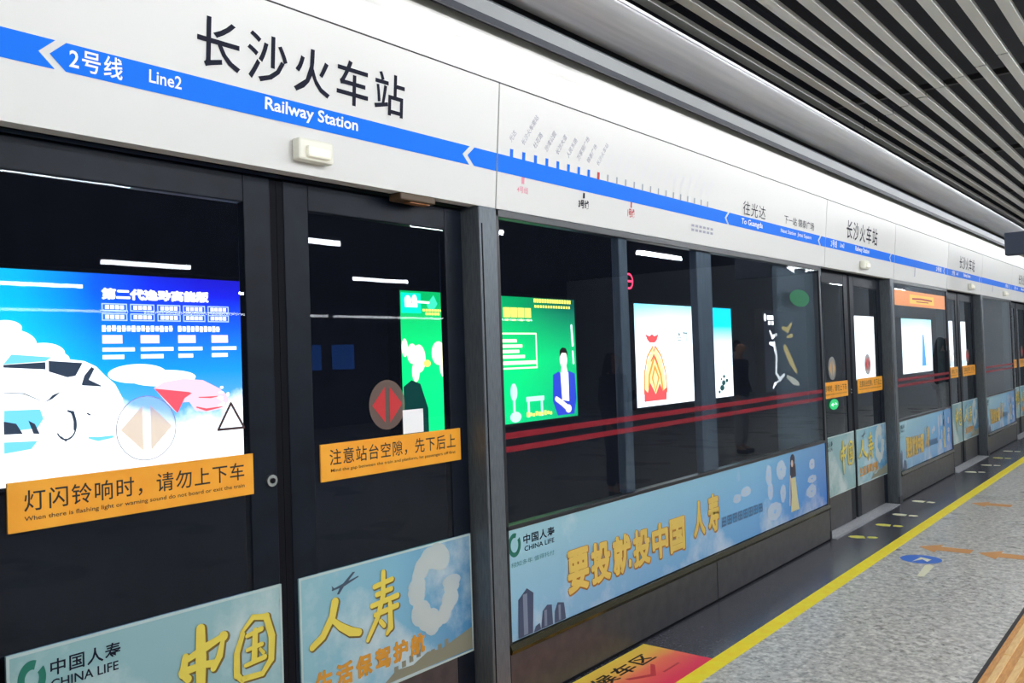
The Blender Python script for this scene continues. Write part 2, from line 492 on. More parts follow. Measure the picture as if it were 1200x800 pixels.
# ------------------------------------------------------------------ lamps
M_TUBE = mat('lamp_tube_glow', (0.9, 0.9, 0.9), 0.4, emit=(0.95, 0.985, 1.03), strength=PENDANT)
M_COVE = mat('cove_tube_glow', (0.9, 0.9, 0.9), 0.4, emit=(1.0, 1.0, 1.0), strength=COVE)
def pendant(x, y, z, label):
    t = thing('pendant_lamp', label, 'lamp', (x, y, z), 'tube lamps hanging over the platform')
    MB().tube((x, y - 0.60, z), (x, y + 0.60, z), 0.030, 12).smooth().build('tube', M_TUBE, t)
    MB().rbox(x - 0.028, x + 0.028, y - 0.62, y + 0.62, z + 0.029, z + 0.055, 0.006).build('housing', M_DARKALU, t)
    for s in (-0.5, 0.5):
        MB().tube((x, y + s, z + 0.05), (x, y + s, 4.0), 0.004, 6).build('cable', M_RUBBER, t)
rows = [(3.55, 'row nearest the screen doors', 2.9), (5.10, 'second row from the screen doors', 2.9), (8.12, 'third row from the screen doors', 2.9), (11.35, 'fourth row from the screen doors', 2.9)]
LAMPY = [-2.45, 1.55, 5.62, 9.68, 13.75, 17.8, 21.9]
for (x, rl, z) in rows:
    for i, y in enumerate(LAMPY):
        if (x > 5 and y > 6 and x < 6) or (x > 8 and y > 12):
            continue                                    # no lamps hang there: the long screen mirrors none
        dy = 0.95 if x < 4 else (0.1 if x < 6 else 0.0)
        pendant(x, y + dy, z, 'bright tube lamp in the %s, %s from the near end' % (rl, ORD[i]))
for i in range(10):  # added unseen row for extra light, its mirror image hidden by the fascia
    pendant(2.85, -2.0 + 2.5 * i, 3.10, 'added unseen tube lamp close under the slats, %s from the near end' % ORD[i])
for i in range(21):
    y = -2.9 + 1.25 * i
    o = MB().tube((0.178, y, 2.915), (0.178, y + 1.2, 2.915), 0.014, 10).smooth().build('cove_lamp', M_COVE)
    tag(o, 'white tube hidden behind the trough lip, %s from the near end' % (ORD[i] if i < 20 else 'last'), 'lamp', 'tubes in the trough above the fascia')
M_STRIP = mat('far_strip_glow', (0.9, 0.9, 0.9), 0.4, emit=(0.95, 0.97, 1.0), strength=14.0)
for i, (a, b) in enumerate(((2.0, 4.6), (5.2, 8.25), (8.6, 11.6), (11.9, 13.2), (13.4, 15.4), (15.5, 17.2), (17.6, 21.0))):
    o = MB().box(13.93, 14.0, a, b, 2.67, 2.72).build('strip_lamp', M_STRIP)
    tag(o, 'long white strip lamp on the dark far wall, %s from the near end' % ORD[i], 'lamp', 'strip lamps mirrored in the door glass')

# ================================================================== FASCIA PANELS
def fascia(y0, y1, label):
    t = thing('fascia_panel', label, 'sign panel', (0.0, (y0 + y1) / 2, HZ0), 'white name fascia panels above the screen doors')
    a, b = y0 + 0.004, y1 - 0.004
    MB().prism([(-0.055, HZ0), (hx(HZ0), HZ0), (hx(HZ1), HZ1), (-0.055, HZ1)], a, b).build('panel', M_WHITE, t)
    return t, a, b
S0, S1 = 2.335, 2.412
def chev_stripe(mb, a, b, left, right, x):
    """a piece of stripe; left/right 'flat' or '<'"""
    zm = (S0 + S1) / 2
    pts = []
    pts += [(a, S0), ] if left == 'flat' else [(a + 0.042, S0)]
    pts += [(b, S0), (b, S1)] if right == 'flat' else [(b, S0), (b - 0.042, zm), (b, S1)]
    pts += [(a, S1)] if left == 'flat' else [(a + 0.042, S1), (a, zm)]
    mb.poly(pts, x)
def station_text(t, c, big=True):
    """name, line and English of the station centred on the doorway"""
    MB().text('长沙火车站', c - 0.36, c + 0.505, 2.448, 2.606, hoff(0.0015), 0.010, 1.22).build('station_name', M_INK, t)
    MB().text('2号线', c - 0.735, c - 0.588, 2.346, 2.406, hoff(0.003), 0.014, 1.15).build('line_number', M_PAINTWHITE, t)
    MB().text('Line2', c - 0.510, c - 0.408, 2.360, 2.398, hoff(0.003), 0.014).build('line_name_english', M_PAINTWHITE, t)
    MB().text('Railway Station', c - 0.116, c + 0.278, 2.350, 2.404, hoff(0.003), 0.020).build('station_name_english', M_PAINTWHITE, t)

STATIONS = ['光达', '长沙火车南站', '杜花路', '沙湾公园', '长沙大道', '人民东路', '万家丽广场', '锦泰广场', '长沙火车站', '袁家岭', '迎宾路口',
            '芙蓉广场', '五一广场', '湘江中路', '橘子洲', '溁湾镇', '西湖公园', '金星路', '望城坡', '梅溪湖东', '文化艺术中心', '麓云路', '梅溪湖西']
def route_map(t, y0, pitch, detail=True):
    bl, rd, gr = MB(), MB(), MB()
    dk, ft = MB(), MB()
    for i, s in enumerate(STATIONS):
        y = y0 + pitch * i
        m = bl if i < 8 else (rd if i == 8 else gr)
        w = 0.011 if i <= 8 else 0.007
        m.rect(y - w, y + w, S1 - 0.002, S1 + 0.034, hoff(0.0018))
        if detail:
            (dk if i <= 8 else ft).text_at(s, y - 0.004, S1 + 0.062, 0.030, math.radians(54), hoff(0.0015), 0.0)
    bl.build('blue_ticks', M_BLUE, t); rd.build('red_tick', M_RED, t); gr.build('grey_ticks', M_GREYTICK, t)
    if detail:
        dk.build('next_station_names', M_TINYINK, t); ft.build('passed_station_names', M_FAINT, t)
        p = MB(); p.rect(y0 + pitch - 0.010, y0 + pitch + 0.010, S0 - 0.03, S0, hoff(0.0016)); p.text('4号线', y0 + pitch - 0.04, y0 + pitch + 0.04, S0 - 0.072, S0 - 0.042, hoff(0.0016), 0.01)
        p.build('interchange_mark', M_PINK, t)
        yy = y0 + pitch * 6.6
        p = MB(); p.rect(yy - 0.008, yy + 0.008, S0 - 0.035, S0 - 0.008, hoff(0.0016)); p.text('3号线', yy - 0.045, yy + 0.045, S0 - 0.085, S0 - 0.042, hoff(0.0016), 0.03)
        p.build('interchange_mark', M_INK, t)
        yy = y0 + pitch * 11.75
        p = MB(); p.rect(yy - 0.007, yy + 0.007, S0 - 0.03, S0, hoff(0.0016)); p.text('1号线', yy - 0.035, yy + 0.035, S0 - 0.082, S0 - 0.034, hoff(0.0016), 0.03)
        p.build('interchange_mark', M_RED, t)
        p = MB()
        for r in range(2):
            for q in range(6):
                p.rect(y0 + pitch * 19.7 + q * 0.05, y0 + pitch * 19.7 + q * 0.05 + 0.035, S0 - 0.06 - r * 0.026, S0 - 0.046 - r * 0.026, hoff(0.0016))
        p.build('legend', M_TINYINK, t)

D1, D2, D3, D4 = 1.770, 7.775, 12.00, 16.20      # doorway centres
HALF = 0.905
F_BREAK = [(-3.2, 2.832), (2.832, 6.92), (6.92, 8.86), (8.86, 11.05), (11.05, 13.0), (13.0, 15.25), (15.25, 17.2), (17.2, 22.0)]

# over the nearest doorway
t, a, b = fascia(*F_BREAK[0], 'white fascia panel over the nearest doorway with the big station name')
st = MB()
chev_stripe(st, a, 0.975 + 0.042 - 0.018, 'flat', '<', hoff(0.0015))
chev_stripe(st, 0.985, 2.652, '<', '<', hoff(0.0015))
chev_stripe(st, 2.640, b, '<', 'flat', hoff(0.0015))
st.build('blue_stripe', M_BLUE, t)
station_text(t, D1)
# over the long fixed screen: route map
t, a, b = fascia(*F_BREAK[1], 'white fascia panel with the tilted route map and a red station tick')
st = MB()
chev_stripe(st, a, 5.12, 'flat', '<', hoff(0.0015)); chev_stripe(st, 5.10, 6.79, '<', '<', hoff(0.0015)); chev_stripe(st, 6.775, b, '<', 'flat', hoff(0.0015))
st.build('blue_stripe', M_BLUE, t)
route_map(t, 2.927, 0.0866)
MB().text('往光达', 5.345, 5.712, 2.424, 2.515, hoff(0.0015), 0.0, 1.15).build('direction', M_INK, t)
MB().text('To Guangda', 5.325, 5.67, 2.350, 2.398, hoff(0.003), 0.015).build('direction_english', M_PAINTWHITE, t)
MB().text('下一站 锦泰广场', 6.05, 6.65, 2.436, 2.497, hoff(0.0015), 0.0).build('next_stop', M_INK, t)
MB().text('Next Station  Jintai Square', 5.99, 6.60, 2.358, 2.394, hoff(0.003), 0.01).build('next_stop_english', M_PAINTWHITE, t)
# over the second doorway
def door_fascia(k, c, label):
    t, a, b = fascia(*F_BREAK[k], label)
    st = MB()
    chev_stripe(st, a, b - 0.13, 'flat', '<', hoff(0.0015)); chev_stripe(st, b - 0.145, b, '<', 'flat', hoff(0.0015))
    st.build('blue_stripe', M_BLUE, t)
    station_text(t, c)
door_fascia(2, D2, 'white fascia panel over the second doorway with a smaller looking station name')
def screen_fascia(k, label):
    t, a, b = fascia(*F_BREAK[k], label)
    st = MB()
    chev_stripe(st, a, b - 0.16, 'flat', '<', hoff(0.0015)); chev_stripe(st, b - 0.175, b, '<', 'flat', hoff(0.0015))
    st.build('blue_stripe', M_BLUE, t)
    MB().text('2号线', b - 0.55, b - 0.30, 2.348, 2.404, hoff(0.003), 0.012).build('line_number', M_PAINTWHITE, t)
    p = MB().rect(a + 0.74, a + 0.77, 2.24, 2.33, hoff(0.0015))
    p.build('notice_line', M_TINYINK, t)
screen_fascia(3, 'white fascia panel between the second and third doorways')
door_fascia(4, D3, 'white fascia panel over the third doorway')
screen_fascia(5, 'white fascia panel beyond the third doorway')
door_fascia(6, D4, 'white fascia panel over the fourth doorway')
screen_fascia(7, 'white fascia panel beyond the fourth doorway')

# door-alarm lamps on the fascia
M_LENS = mat('milky_lens', lin(250, 246, 226), 0.3, emit=lin(250, 246, 235), strength=0.1)
for (y, lab) in ((D1 + 0.066, 'cream indicator box on the fascia over the nearest doorway'), (D2 + 0.10, 'small white indicator on the fascia over the second doorway'),
                 (D3 + 0.25, 'small white indicator on the fascia over the third doorway'), (14.62, 'farthest small white indicator on the fascia')):
    t = thing('indicator_lamp', lab, 'indicator lamp', (0.005, y, 2.21), 'door indicators on the white fascia')
    MB().rbox(0.0098, 0.05, y - 0.073, y + 0.073, 2.212, 2.288, 0.008).build('housing', mat('indicator_cream', lin(238, 236, 220), 0.4), t)
    MB().rbox(0.045, 0.066, y - 0.045, y + 0.050, 2.222, 2.262, 0.007).build('lens', M_LENS, t)
t = thing('door_sensor', 'small brown sensor under the fascia at the nearest doorway', 'sensor', (-0.03, 2.36, 2.15))
MB().rbox(-0.07, 0.0, 2.27, 2.46, 2.146, 2.176, 0.006).build('housing', mat('sensor_brown', lin(84, 64, 44), 0.5), t)
MB().rbox(-0.05, -0.012, 2.33, 2.44, 2.141, 2.147, 0.002).build('lens', mat('sensor_lens', lin(150, 96, 48), 0.3), t)

# ================================================================== ADVERT PRINTS
def sky_print(name, y0, y1, left, mid, right, bottom):
    return print_mat(name, [(y0, left), ((y0 + y1) / 2, mid), (y1, right)], [(-0.5, bottom), (0.5, left)], 0.25, 0.75,
                     cloud_col=lin(206, 218, 216), lo=0.50, hi=0.72, scale=3.0, rough=0.25, cloud_z=(-0.25, 0.25, 0.12, -0.04))
# local frames sit at the centre of each ad
M_ADL = sky_print('door_ad_left_print', -0.45, 0.45, lin(138, 176, 176), lin(142, 180, 186), lin(148, 186, 190), lin(128, 166, 172))
M_ADR = sky_print('door_ad_right_print', -0.45, 0.45, lin(146, 190, 196), lin(122, 180, 206), lin(52, 122, 176), lin(94, 148, 190))
M_ADF = print_mat('screen_ad_print', [(-2.0, lin(160, 204, 212)), (-0.9, lin(142, 190, 212)), (0.6, lin(116, 178, 220)), (1.5, lin(54, 132, 204)), (2.0, lin(34, 108, 196))],
                  [(-0.25, lin(52, 116, 206)), (-0.08, lin(92, 154, 214)), (0.25, lin(154, 198, 206))], 0.35, 0.7,
                  cloud_col=lin(214, 222, 226), lo=0.55, hi=0.78, scale=2.2, rough=0.25, cloud_z=(-0.25, 0.1, 0.14, -0.10))

def ring_logo(p, cy, cz, ry, rz, x):
    MB().ring(cy, cz, ry * 0.50, rz * 0.50, ry, rz, x, 36, math.radians(70), math.radians(395)).build('logo', M_GREENLOGO, p)

def gold(p, name, strokes, w, x):
    d = MB(); g = MB()
    for s_ in strokes:
        d.stroke([(q[0] + 0.006, q[1] - 0.005) + tuple(q[2:]) for q in s_], w * 1.25, x)
        g.stroke(s_, w, x + 0.001)
    g.v = [(v[0] + 0.0015, v[1], v[2]) for v in g.v]
    o = g.build(name, M_GOLD, p)
    d.build(name + '_shadow', M_GOLDDARK, p)

def door_ad(t, side, c, x):
    """picture strip on the lower part of a door leaf; c = doorway centre"""
    s = c - D1
    if side == 'left':
        y0, y1 = c - 0.885, c - 0.030
    else:
        y0, y1 = c + 0.042, c + 0.925
    root = None
    ad = MB().rbox(x - 0.006, x + 0.004, y0, y1, 0.288, 0.783, 0.002)
    # the panel gets its own frame, centred on itself, so the print is placed on it
    o0 = Vector((x, (y0 + y1) / 2, 0.535))
    me_o = ad.build('ad_panel', M_ADL if side == 'left' else M_ADR, t)
    for v in me_o.data.vertices:
        v.co = Vector(v.co) + ORG[t.name] - o0
    me_o.location = o0 - ORG[t.name]
    ORG[me_o.name] = o0
    X = x + 0.0055
    MB().frame(y0, y1, 0.288, 0.783, 0.008, X).build('edge_strip', mat('ad_edge_pale', lin(176, 196, 194), 0.4), me_o)
    if side == 'left':
        ring_logo(me_o, s + 0.947, 0.707, 0.036, 0.050, X)
        MB().text('中国人寿', s + 0.994, s + 1.187, 0.700, 0.744, X, 0.014, 1.1).build('lettering', M_INK, me_o)
        MB().text('CHINA LIFE', s + 0.994, s + 1.180, 0.664, 0.690, X, 0.012).build('lettering', M_INK, me_o)
        q = lambda L: [(a + s, b, *r) for (a, b, *r) in L]
        gold(me_o, 'gold_character', [q([(1.385, 0.640, .7), (1.375, 0.590, .9), (1.392, 0.570, .8)]), q([(1.385, 0.628, .6), (1.45, 0.650, .9), (1.515, 0.668, 1.1), (1.500, 0.610, .8), (1.478, 0.578, .7)]),
                                      q([(1.372, 0.596, .8), (1.44, 0.600, .7), (1.485, 0.592, .8)]), q([(1.437, 0.712, 1.0), (1.436, 0.620, 1.2), (1.432, 0.520, 1.0), (1.430, 0.450, .5)])], 0.030, X)
        gold(me_o, 'gold_character', [q([(1.585, 0.655, .8), (1.562, 0.600, 1.0), (1.560, 0.530, 1.1), (1.580, 0.508, .8)]), q([(1.580, 0.660, .5), (1.625, 0.700, .9), (1.675, 0.690, 1.2), (1.695, 0.620, 1.2), (1.690, 0.545, 1.1), (1.655, 0.508, .9), (1.585, 0.512, .9)]),
                                      q([(1.600, 0.645, .6), (1.655, 0.655, .8)]), q([(1.632, 0.655, .9), (1.625, 0.560, 1.0)]), q([(1.600, 0.600, .6), (1.655, 0.605, .7)]), q([(1.592, 0.552, .6), (1.665, 0.560, .8)]), q([(1.648, 0.590, .5), (1.660, 0.575, .6)])], 0.022, X)
    else:
        q = lambda L: [(a + s, b, *r) for (a, b, *r) in L]
        # cloud ring
        cl = MB()
        rnd = random.Random(5)
        for i in range(30):
            a = math.radians(60 + i * 10.5)
            cl.disc(s + 2.47 + 0.10 * math.cos(a), 0.60 + 0.13 * math.sin(a), 0.026 + rnd.random() * 0.03, 0.026 + rnd.random() * 0.03, X + 0.00006 * i, 14)
        cl.build('cloud_picture', M_PALE, me_o)
        gold(me_o, 'gold_character', [q([(1.963, 0.668, 1.1), (1.950, 0.620, 1.0), (1.905, 0.560, .9), (1.858, 0.535, .8)]), q([(1.945, 0.612, .6), (1.985, 0.575, .9), (2.03, 0.545, 1.1), (2.07, 0.532, .9)])], 0.030, X)
        gold(me_o, 'gold_character', [q([(2.150, 0.680, .8), (2.240, 0.690, .8)]), q([(2.160, 0.648, .8), (2.235, 0.655, .8)]), q([(2.135, 0.612, .8), (2.265, 0.622, .9)]), q([(2.196, 0.725, .9), (2.192, 0.640, 1.0), (2.160, 0.560, .9), (2.110, 0.492, .7)]),
                                      q([(2.150, 0.575, .8), (2.262, 0.585, .9)]), q([(2.225, 0.600, .9), (2.226, 0.510, 1.1), (2.205, 0.492, .7)]), q([(2.175, 0.545, .8), (2.192, 0.525, .8)])], 0.024, X)
        V = MB()
        for i, ch in enumerate('生活保驾护航'):
            V.heavy(ch, s + 1.868 + i * 0.092, s + 1.948 + i * 0.092, 0.360 + i * 0.001, 0.442 + i * 0.001, X, 0.003)
        V.build('lettering', M_ORINK, me_o)
        ap = MB()
        ap.stroke(q([(1.955, 0.712, .5), (2.01, 0.720, 1), (2.075, 0.735, .4)]), 0.012, X)
        ap.poly([(s + 2.00, 0.722), (s + 2.02, 0.722), (s + 2.062, 0.755), (s + 2.050, 0.757)], X)
        ap.poly([(s + 1.99, 0.716), (s + 2.01, 0.716), (s + 1.985, 0.690), (s + 1.975, 0.692)], X)
        ap.poly([(s + 1.955, 0.712), (s + 1.967, 0.713), (s + 1.952, 0.728)], X)
        ap.build('aeroplane_picture', mat('aeroplane_ink', lin(58, 78, 96), 0.5), me_o)
        w = MB()
        w.poly([(s + 2.18, 0.300), (s + 2.69, 0.300), (s + 2.69, 0.392), (s + 2.60, 0.372), (s + 2.50, 0.350), (s + 2.42, 0.360), (s + 2.34, 0.332), (s + 2.25, 0.338)], X - 0.0004)
        for i in range(11):
            w.rect(s + 2.24 + i * 0.04, s + 2.262 + i * 0.04, 0.33 + (i % 4) * 0.008, 0.352 + (i % 4) * 0.010, X - 0.0003)
        w.build('stone_wall_picture', mat('stone_wall_ink', lin(128, 130, 112), 0.5), me_o)
    return me_o

# ================================================================== SLIDING DOOR LEAVES
LX = -0.09
M_STEELLOCK = mat('lock_steel', lin(186, 190, 186), 0.25, 0.8)
def leaf(side, c, label, first=False):
    s = c - D1
    y0, y1 = (c - 0.925, c - 0.028) if side == 'left' else (c + 0.026, c + 0.938)
    t = thing('sliding_door', label, 'door', (LX, (y0 + y1) / 2, 0.0), 'glass sliding door leaves of the platform screen')
    # stiles and rails
    st = 0.105
    sl_ = 0.018 if side == 'left' else st
    MB().rbox(LX - 0.040, LX - 0.002, y0, y0 + sl_, 0.012, 2.165, 0.004).build('stile', M_FRAME, t)
    MB().rbox(LX - 0.040, LX - 0.002, y1 - st, y1, 0.012, 2.165, 0.004).build('stile', M_FRAME, t)
    MB().rbox(LX - 0.040, LX - 0.002, y0 + sl_, y1 - st, 2.07, 2.165, 0.004).build('top_rail', M_FRAME, t)
    MB().rbox(LX - 0.040, LX - 0.002, y0 + sl_, y1 - st, 0.012, 0.295, 0.004).build('bottom_rail', M_BASE, t)
    MB().box(LX - 0.030, LX - 0.008, y0 + sl_, y1 - st, 0.775, 2.07).build('pane', M_PANE, t)
    MB().box(LX - 0.039, LX - 0.031, y0 + sl_, y1 - st, 0.295, 0.775).build('backing_panel', M_RUBBER, t)
    edge_y = (y1 - 0.004, y1 + 0.026) if side == 'left' else (y0 - 0.026, y0 + 0.004)
    MB().box(LX - 0.036, LX - 0.006, edge_y[0], edge_y[1], 0.02, 2.16).build('edge_seal', M_RUBBER, t)
    door_ad(t, side, c, LX)
    X = LX + 0.0005
    # amber notice across the pane
    if side == 'left':
        n0, n1 = s + 0.897, s + 1.646
    else:
        n0, n1 = s + 1.923, s + 2.657
    no = MB().rbox(X - 0.006, X + 0.0015, n0, n1, 1.100, 1.234, 0.0012).build('notice_sticker', M_ORANGE, t)
    tag(no, 'amber notice sticker')
    XX = X + 0.0022
    if side == 'left':
        MB().text('灯闪铃响时，请勿上下车', s + 0.938, s + 1.610, 1.151, 1.210, XX, 0.006, 1.12).build('lettering', M_BLACKINK, no)
        MB().text('When there is flashing light or warning sound do not board or exit the train', s + 0.938, s + 1.610, 1.124, 1.140, XX, 0.006).build('lettering', M_BLACKINK, no)
    else:
        MB().text('注意站台空隙，先下后上', s + 1.962, s + 2.624, 1.154, 1.214, XX, 0.006, 1.12).build('lettering', M_BLACKINK, no)
        MB().text('Mind the gap between the train and platform, let passengers off first', s + 1.966, s + 2.622, 1.128, 1.143, XX, 0.006).build('lettering', M_BLACKINK, no)
    # round opening-direction mark
    XG = LX - 0.0075
    if side == 'left':
        cy, cz = s + 1.288, 1.348
        dm = MB().disc(cy, cz, 0.093, 0.096, XG, 48).build('round_mark', film('pale_round_film', lin(250, 248, 242), 0.28), t)
        ar = MB()
        ar.poly([(cy - 0.012, cz + 0.068), (cy - 0.012, cz - 0.068), (cy - 0.080, cz)], XG + 0.001)
        ar.poly([(cy + 0.012, cz + 0.068), (cy + 0.080, cz), (cy + 0.012, cz - 0.068)], XG + 0.001)
        ar.build('arrows', film('tan_arrow', lin(236, 186, 124), 0.62, 0.5), dm)
        MB().ring(cy, cz, 0.0915, 0.0945, 0.094, 0.097, XG + 0.001, 48).build('rim', mat('rim_grey', lin(150, 150, 156), 0.5), dm)
        tri = MB()
        for (p0, p1) in (((1.526, 1.322), (1.621, 1.322)), ((1.621, 1.322), (1.574, 1.405)), ((1.574, 1.405), (1.526, 1.322))):
            tri.stroke([(p0[0] + s, p0[1]), (p1[0] + s, p1[1])], 0.008, XG)
        tri.build('triangle_mark', mat('triangle_ink', lin(60, 30, 34), 0.5), t)
        lk = MB().tube((LX - 0.004, s + 1.715, 1.135), (LX + 0.008, s + 1.715, 1.135), 0.020, 20).build('lock', M_STEELLOCK, t)
        MB().tube((LX + 0.008, s + 1.715, 1.135), (LX + 0.012, s + 1.715, 1.135), 0.009, 14).build('keyhole', M_RUBBER, lk)
    else:
        cy, cz = s + 2.257, 1.357
        dm = MB().disc(cy, cz, 0.093, 0.096, XG, 48).build('round_mark', film('brown_round_film', lin(112, 92, 84), 0.80), t)
        ar = MB()
        ar.poly([(cy - 0.012, cz + 0.070), (cy - 0.012, cz - 0.070), (cy - 0.078, cz)], XG + 0.001)
        ar.poly([(cy + 0.012, cz + 0.070), (cy + 0.078, cz), (cy + 0.012, cz - 0.070)], XG + 0.001)
        ar.build('arrows', mat('red_arrow', lin(200, 40, 44), 0.5), dm)
        if first:
            MB().rect(s + 2.336, s + 2.449, 1.236, 1.330, XG + 0.0005).build('white_sticker', mat('white_paper', (0.97, 0.97, 0.97, 1), 0.6), t)
    return t

leaf('left', D1, 'left door leaf of the nearest doorway, tan arrows in a white circle', True)
leaf('right', D1, 'right door leaf of the nearest doorway, red arrows and a white sticker', True)
l2 = leaf('left', D2, 'left door leaf of the second doorway, lit green mark below its amber notice')
leaf('right', D2, 'right door leaf of the second doorway, white poster showing through its glass')
leaf('left', D3, 'left door leaf of the third doorway')
leaf('right', D3, 'right door leaf of the third doorway beside a grey post')
leaf('left', D4, 'left door leaf of the fourth, farthest doorway')
leaf('right', D4, 'right door leaf of the fourth, farthest doorway')
# lit green mark below the notice on the second doorway's left leaf
gm = MB().disc(7.28, 1.045, 0.11, 0.045, LX + 0.002, 30).build('green_mark', mat('green_mark_glow', lin(20, 120, 70), 0.4, emit=lin(20, 200, 110), strength=0.6), l2)
MB().text('↔', 7.21, 7.35, 1.030, 1.060, LX + 0.004, 0.02).build('lettering', mat('green_mark_white', lin(230, 255, 240), 0.4, emit=(0.8, 1, 0.9), strength=0.8), gm)

# ================================================================== POSTS
def post(y0, y1, label, depth=0.0):
    t = thing('door_post', label, 'post', (-0.04, (y0 + y1) / 2, 0.0), 'steel posts beside the doorways')
    MB().rbox(-0.13, 0.006 + depth, y0, y1, 0.0, HZ0, 0.006).build('column', M_POST, t)
    MB().box(0.004 + depth, 0.008 + depth, y0 + 0.012, y0 + 0.018, 0.05, 2.1).build('groove', M_RUBBER, t)
    MB().rbox(-0.128, 0.012 + depth, y0 + 0.001, y1 - 0.001, 0.0, 0.07, 0.004).build('foot', M_DARKALU, t)
post(0.792, 0.832, 'narrow steel post at the left of the nearest doorway')
post(2.714, 2.828, 'broad steel post right of the nearest doorway, before the long advert')
post(8.722, 8.835, 'steel post right of the second doorway')
post(12.945, 13.055, 'steel post right of the third doorway')
post(17.145, 17.255, 'steel post right of the fourth doorway')
for (c, nm) in ((D2, 'second'), (D3, 'third'), (D4, 'fourth')):
    post(c - 0.960, c - 0.930, 'slim steel jamb at the left of the %s doorway' % nm, -0.008)

# ================================================================== FIXED SCREENS
M_REDFILM = film('red_safety_film', lin(178, 22, 44), 0.52, 0.4)
def screen(y0, y1, label, mullions=(), ad=True, reflect_span=None):
    t = thing('fixed_screen', label, 'glass screen', (0.0, (y0 + y1) / 2, 0.0), 'fixed glass screens between the doorways')
    MB().box(-0.024, -0.010, y0 + 0.02, y1 - 0.02, 0.79, 2.15).build('pane', M_PANE, t)
    f = MB()
    f.rbox(-0.050, -0.002, y0, y0 + 0.022, 0.27, HZ0, 0.003); f.rbox(-0.050, -0.002, y1 - 0.022, y1, 0.27, HZ0, 0.003)
    f.rbox(-0.050, -0.002, y0, y1, 2.14, HZ0, 0.003); f.rbox(-0.050, -0.002, y0, y1, 0.772, 0.792, 0.003)
    f.build('frame', mat('screen_frame_black', lin(28, 30, 36), 0.35), t)
    for (m0, m1) in mullions:
        MB().rbox(-0.075, -0.026, m0, m1, 0.79, 2.15, 0.005).build('mullion', M_POSTDARK, t)
    MB().box(-0.06, -0.022, y0 + 0.02, y1 - 0.02, 0.285, 0.775).build('backing_panel', M_RUBBER, t)
    MB().prism([(-0.05, 0.245), (0.010, 0.245), (0.016, 0.262), (0.004, 0.285), (-0.05, 0.290)], y0, y1).build('bottom_ledge', M_OLIVE, t)
    n = max(1, round((y1 - y0) / 2.1)); w = (y1 - y0) / n
    for i in range(n):
        MB().box(-0.06, 0.0, y0 + w * i + 0.004, y0 + w * (i + 1) - 0.004, 0.0, 0.243).build('base_panel', M_BASE, t)
    MB().box(-0.06, 0.004, y0, y1, 0.0, 0.012).build('base_seal', M_RUBBER, t)
    # red safety stripes on the glass
    for (z0, z1) in ((1.110, 1.136), (1.168, 1.196)):
        MB().rect(y0 + 0.022, y1 - 0.022, z0, z1, -0.009).build('safety_stripe', M_REDFILM, t)
    if not ad:
        return t
    k = (y1 - y0) / 3.99
    ctr = Vector((-0.006, (y0 + y1) / 2, 0.533))
    m = M_ADF
    b = MB().rbox(-0.022, -0.006, y0 + 0.012, y1 - 0.008, 0.290, 0.776, 0.002)
    a_o = b.build('ad_panel', m, t)
    sc = (y1 - y0) / 3.99
    for v in a_o.data.vertices:
        w_ = Vector(v.co) + ORG[t.name] - ctr
        v.co = Vector((w_.x, w_.y / sc, w_.z))
    a_o.location = ctr - ORG[t.name]
    a_o.scale = (1, sc, 1)
    ORG[a_o.name] = ctr
    # artwork, drawn for a 3.99 m panel starting at y = 2.84
    def B():
        return MB()
    def fin(mb, name, mm):
        # into the panel's own (y-scaled) frame
        mb.v = [(v[0], ctr.y + (v[1] - 4.835), v[2]) for v in mb.v]
        return mb.build(name, mm, a_o)
    X = -0.0045
    q = B().ring(2.899, 0.704, 0.026, 0.032, 0.044, 0.052, X, 36, math.radians(70), math.radians(395)); fin(q, 'logo', M_GREENLOGO)
    fin(B().text('中国人寿', 2.962, 3.194, 0.695, 0.738, X, 0.02, 1.08), 'lettering', M_INK)
    fin(B().text('CHINA LIFE', 2.968, 3.190, 0.664, 0.686, X, 0.012), 'lettering', M_INK)
    fin(B().text('相知多年 值得托付', 2.872, 3.188, 0.608, 0.630, X, 0.0), 'slogan', mat('slogan_teal_ink', lin(70, 128, 132), 0.5))
    g = B(); d = B()
    ch = '要投就投中国'
    for i, c in enumerate(ch):
        y = 3.285 + i * 0.197
        zt = 0.60 - 0.003 * i
        d.heavy(c, y - 0.004, y + 0.190, 0.384, zt + 0.002, X, 0.013)
        g.heavy(c, y, y + 0.178, 0.394, zt, X + 0.0012, 0.006)
    for (c, y, zb, zt, w) in (('人', 4.555, 0.430, 0.640, 0.15), ('寿', 4.745, 0.425, 0.655, 0.15)):
        d.heavy(c, y - 0.004, y + w + 0.014, zb - 0.012, zt + 0.002, X, 0.013); g.heavy(c, y, y + w, zb, zt, X + 0.0012, 0.006)
    fin(d, 'lettering_shadow', mat('gold_brown_ink', lin(172, 112, 40), 0.5)); fin(g, 'lettering', mat('screen_gold_ink', lin(222, 190, 92), 0.45))
    bt = B()
    for i in range(8):
        bt.frame(4.93 + i * 0.08, 4.995 + i * 0.08, 0.43, 0.49, 0.012, X); bt.rect(4.955 + i * 0.08, 4.968 + i * 0.08, 0.44, 0.48, X)
        bt.rect(4.94 + i * 0.08, 4.985 + i * 0.08, 0.456, 0.466, X)
    fin(bt, 'small_lettering', mat('faded_blue_ink', lin(70, 112, 150), 0.5))
    tw = B()
    tw.poly([(2.905, 0.294), (3.010, 0.294), (3.022, 0.470), (2.975, 0.500), (2.912, 0.462)], X)
    tw.poly([(3.070, 0.294), (3.160, 0.294), (3.155, 0.385), (3.120, 0.392), (3.085, 0.372)], X)
    tw.poly([(3.172, 0.294), (3.262, 0.294), (3.250, 0.372), (3.200, 0.384), (3.176, 0.350)], X)
    tw.poly([(3.015, 0.294), (3.070, 0.294), (3.060, 0.325), (3.030, 0.318)], X)
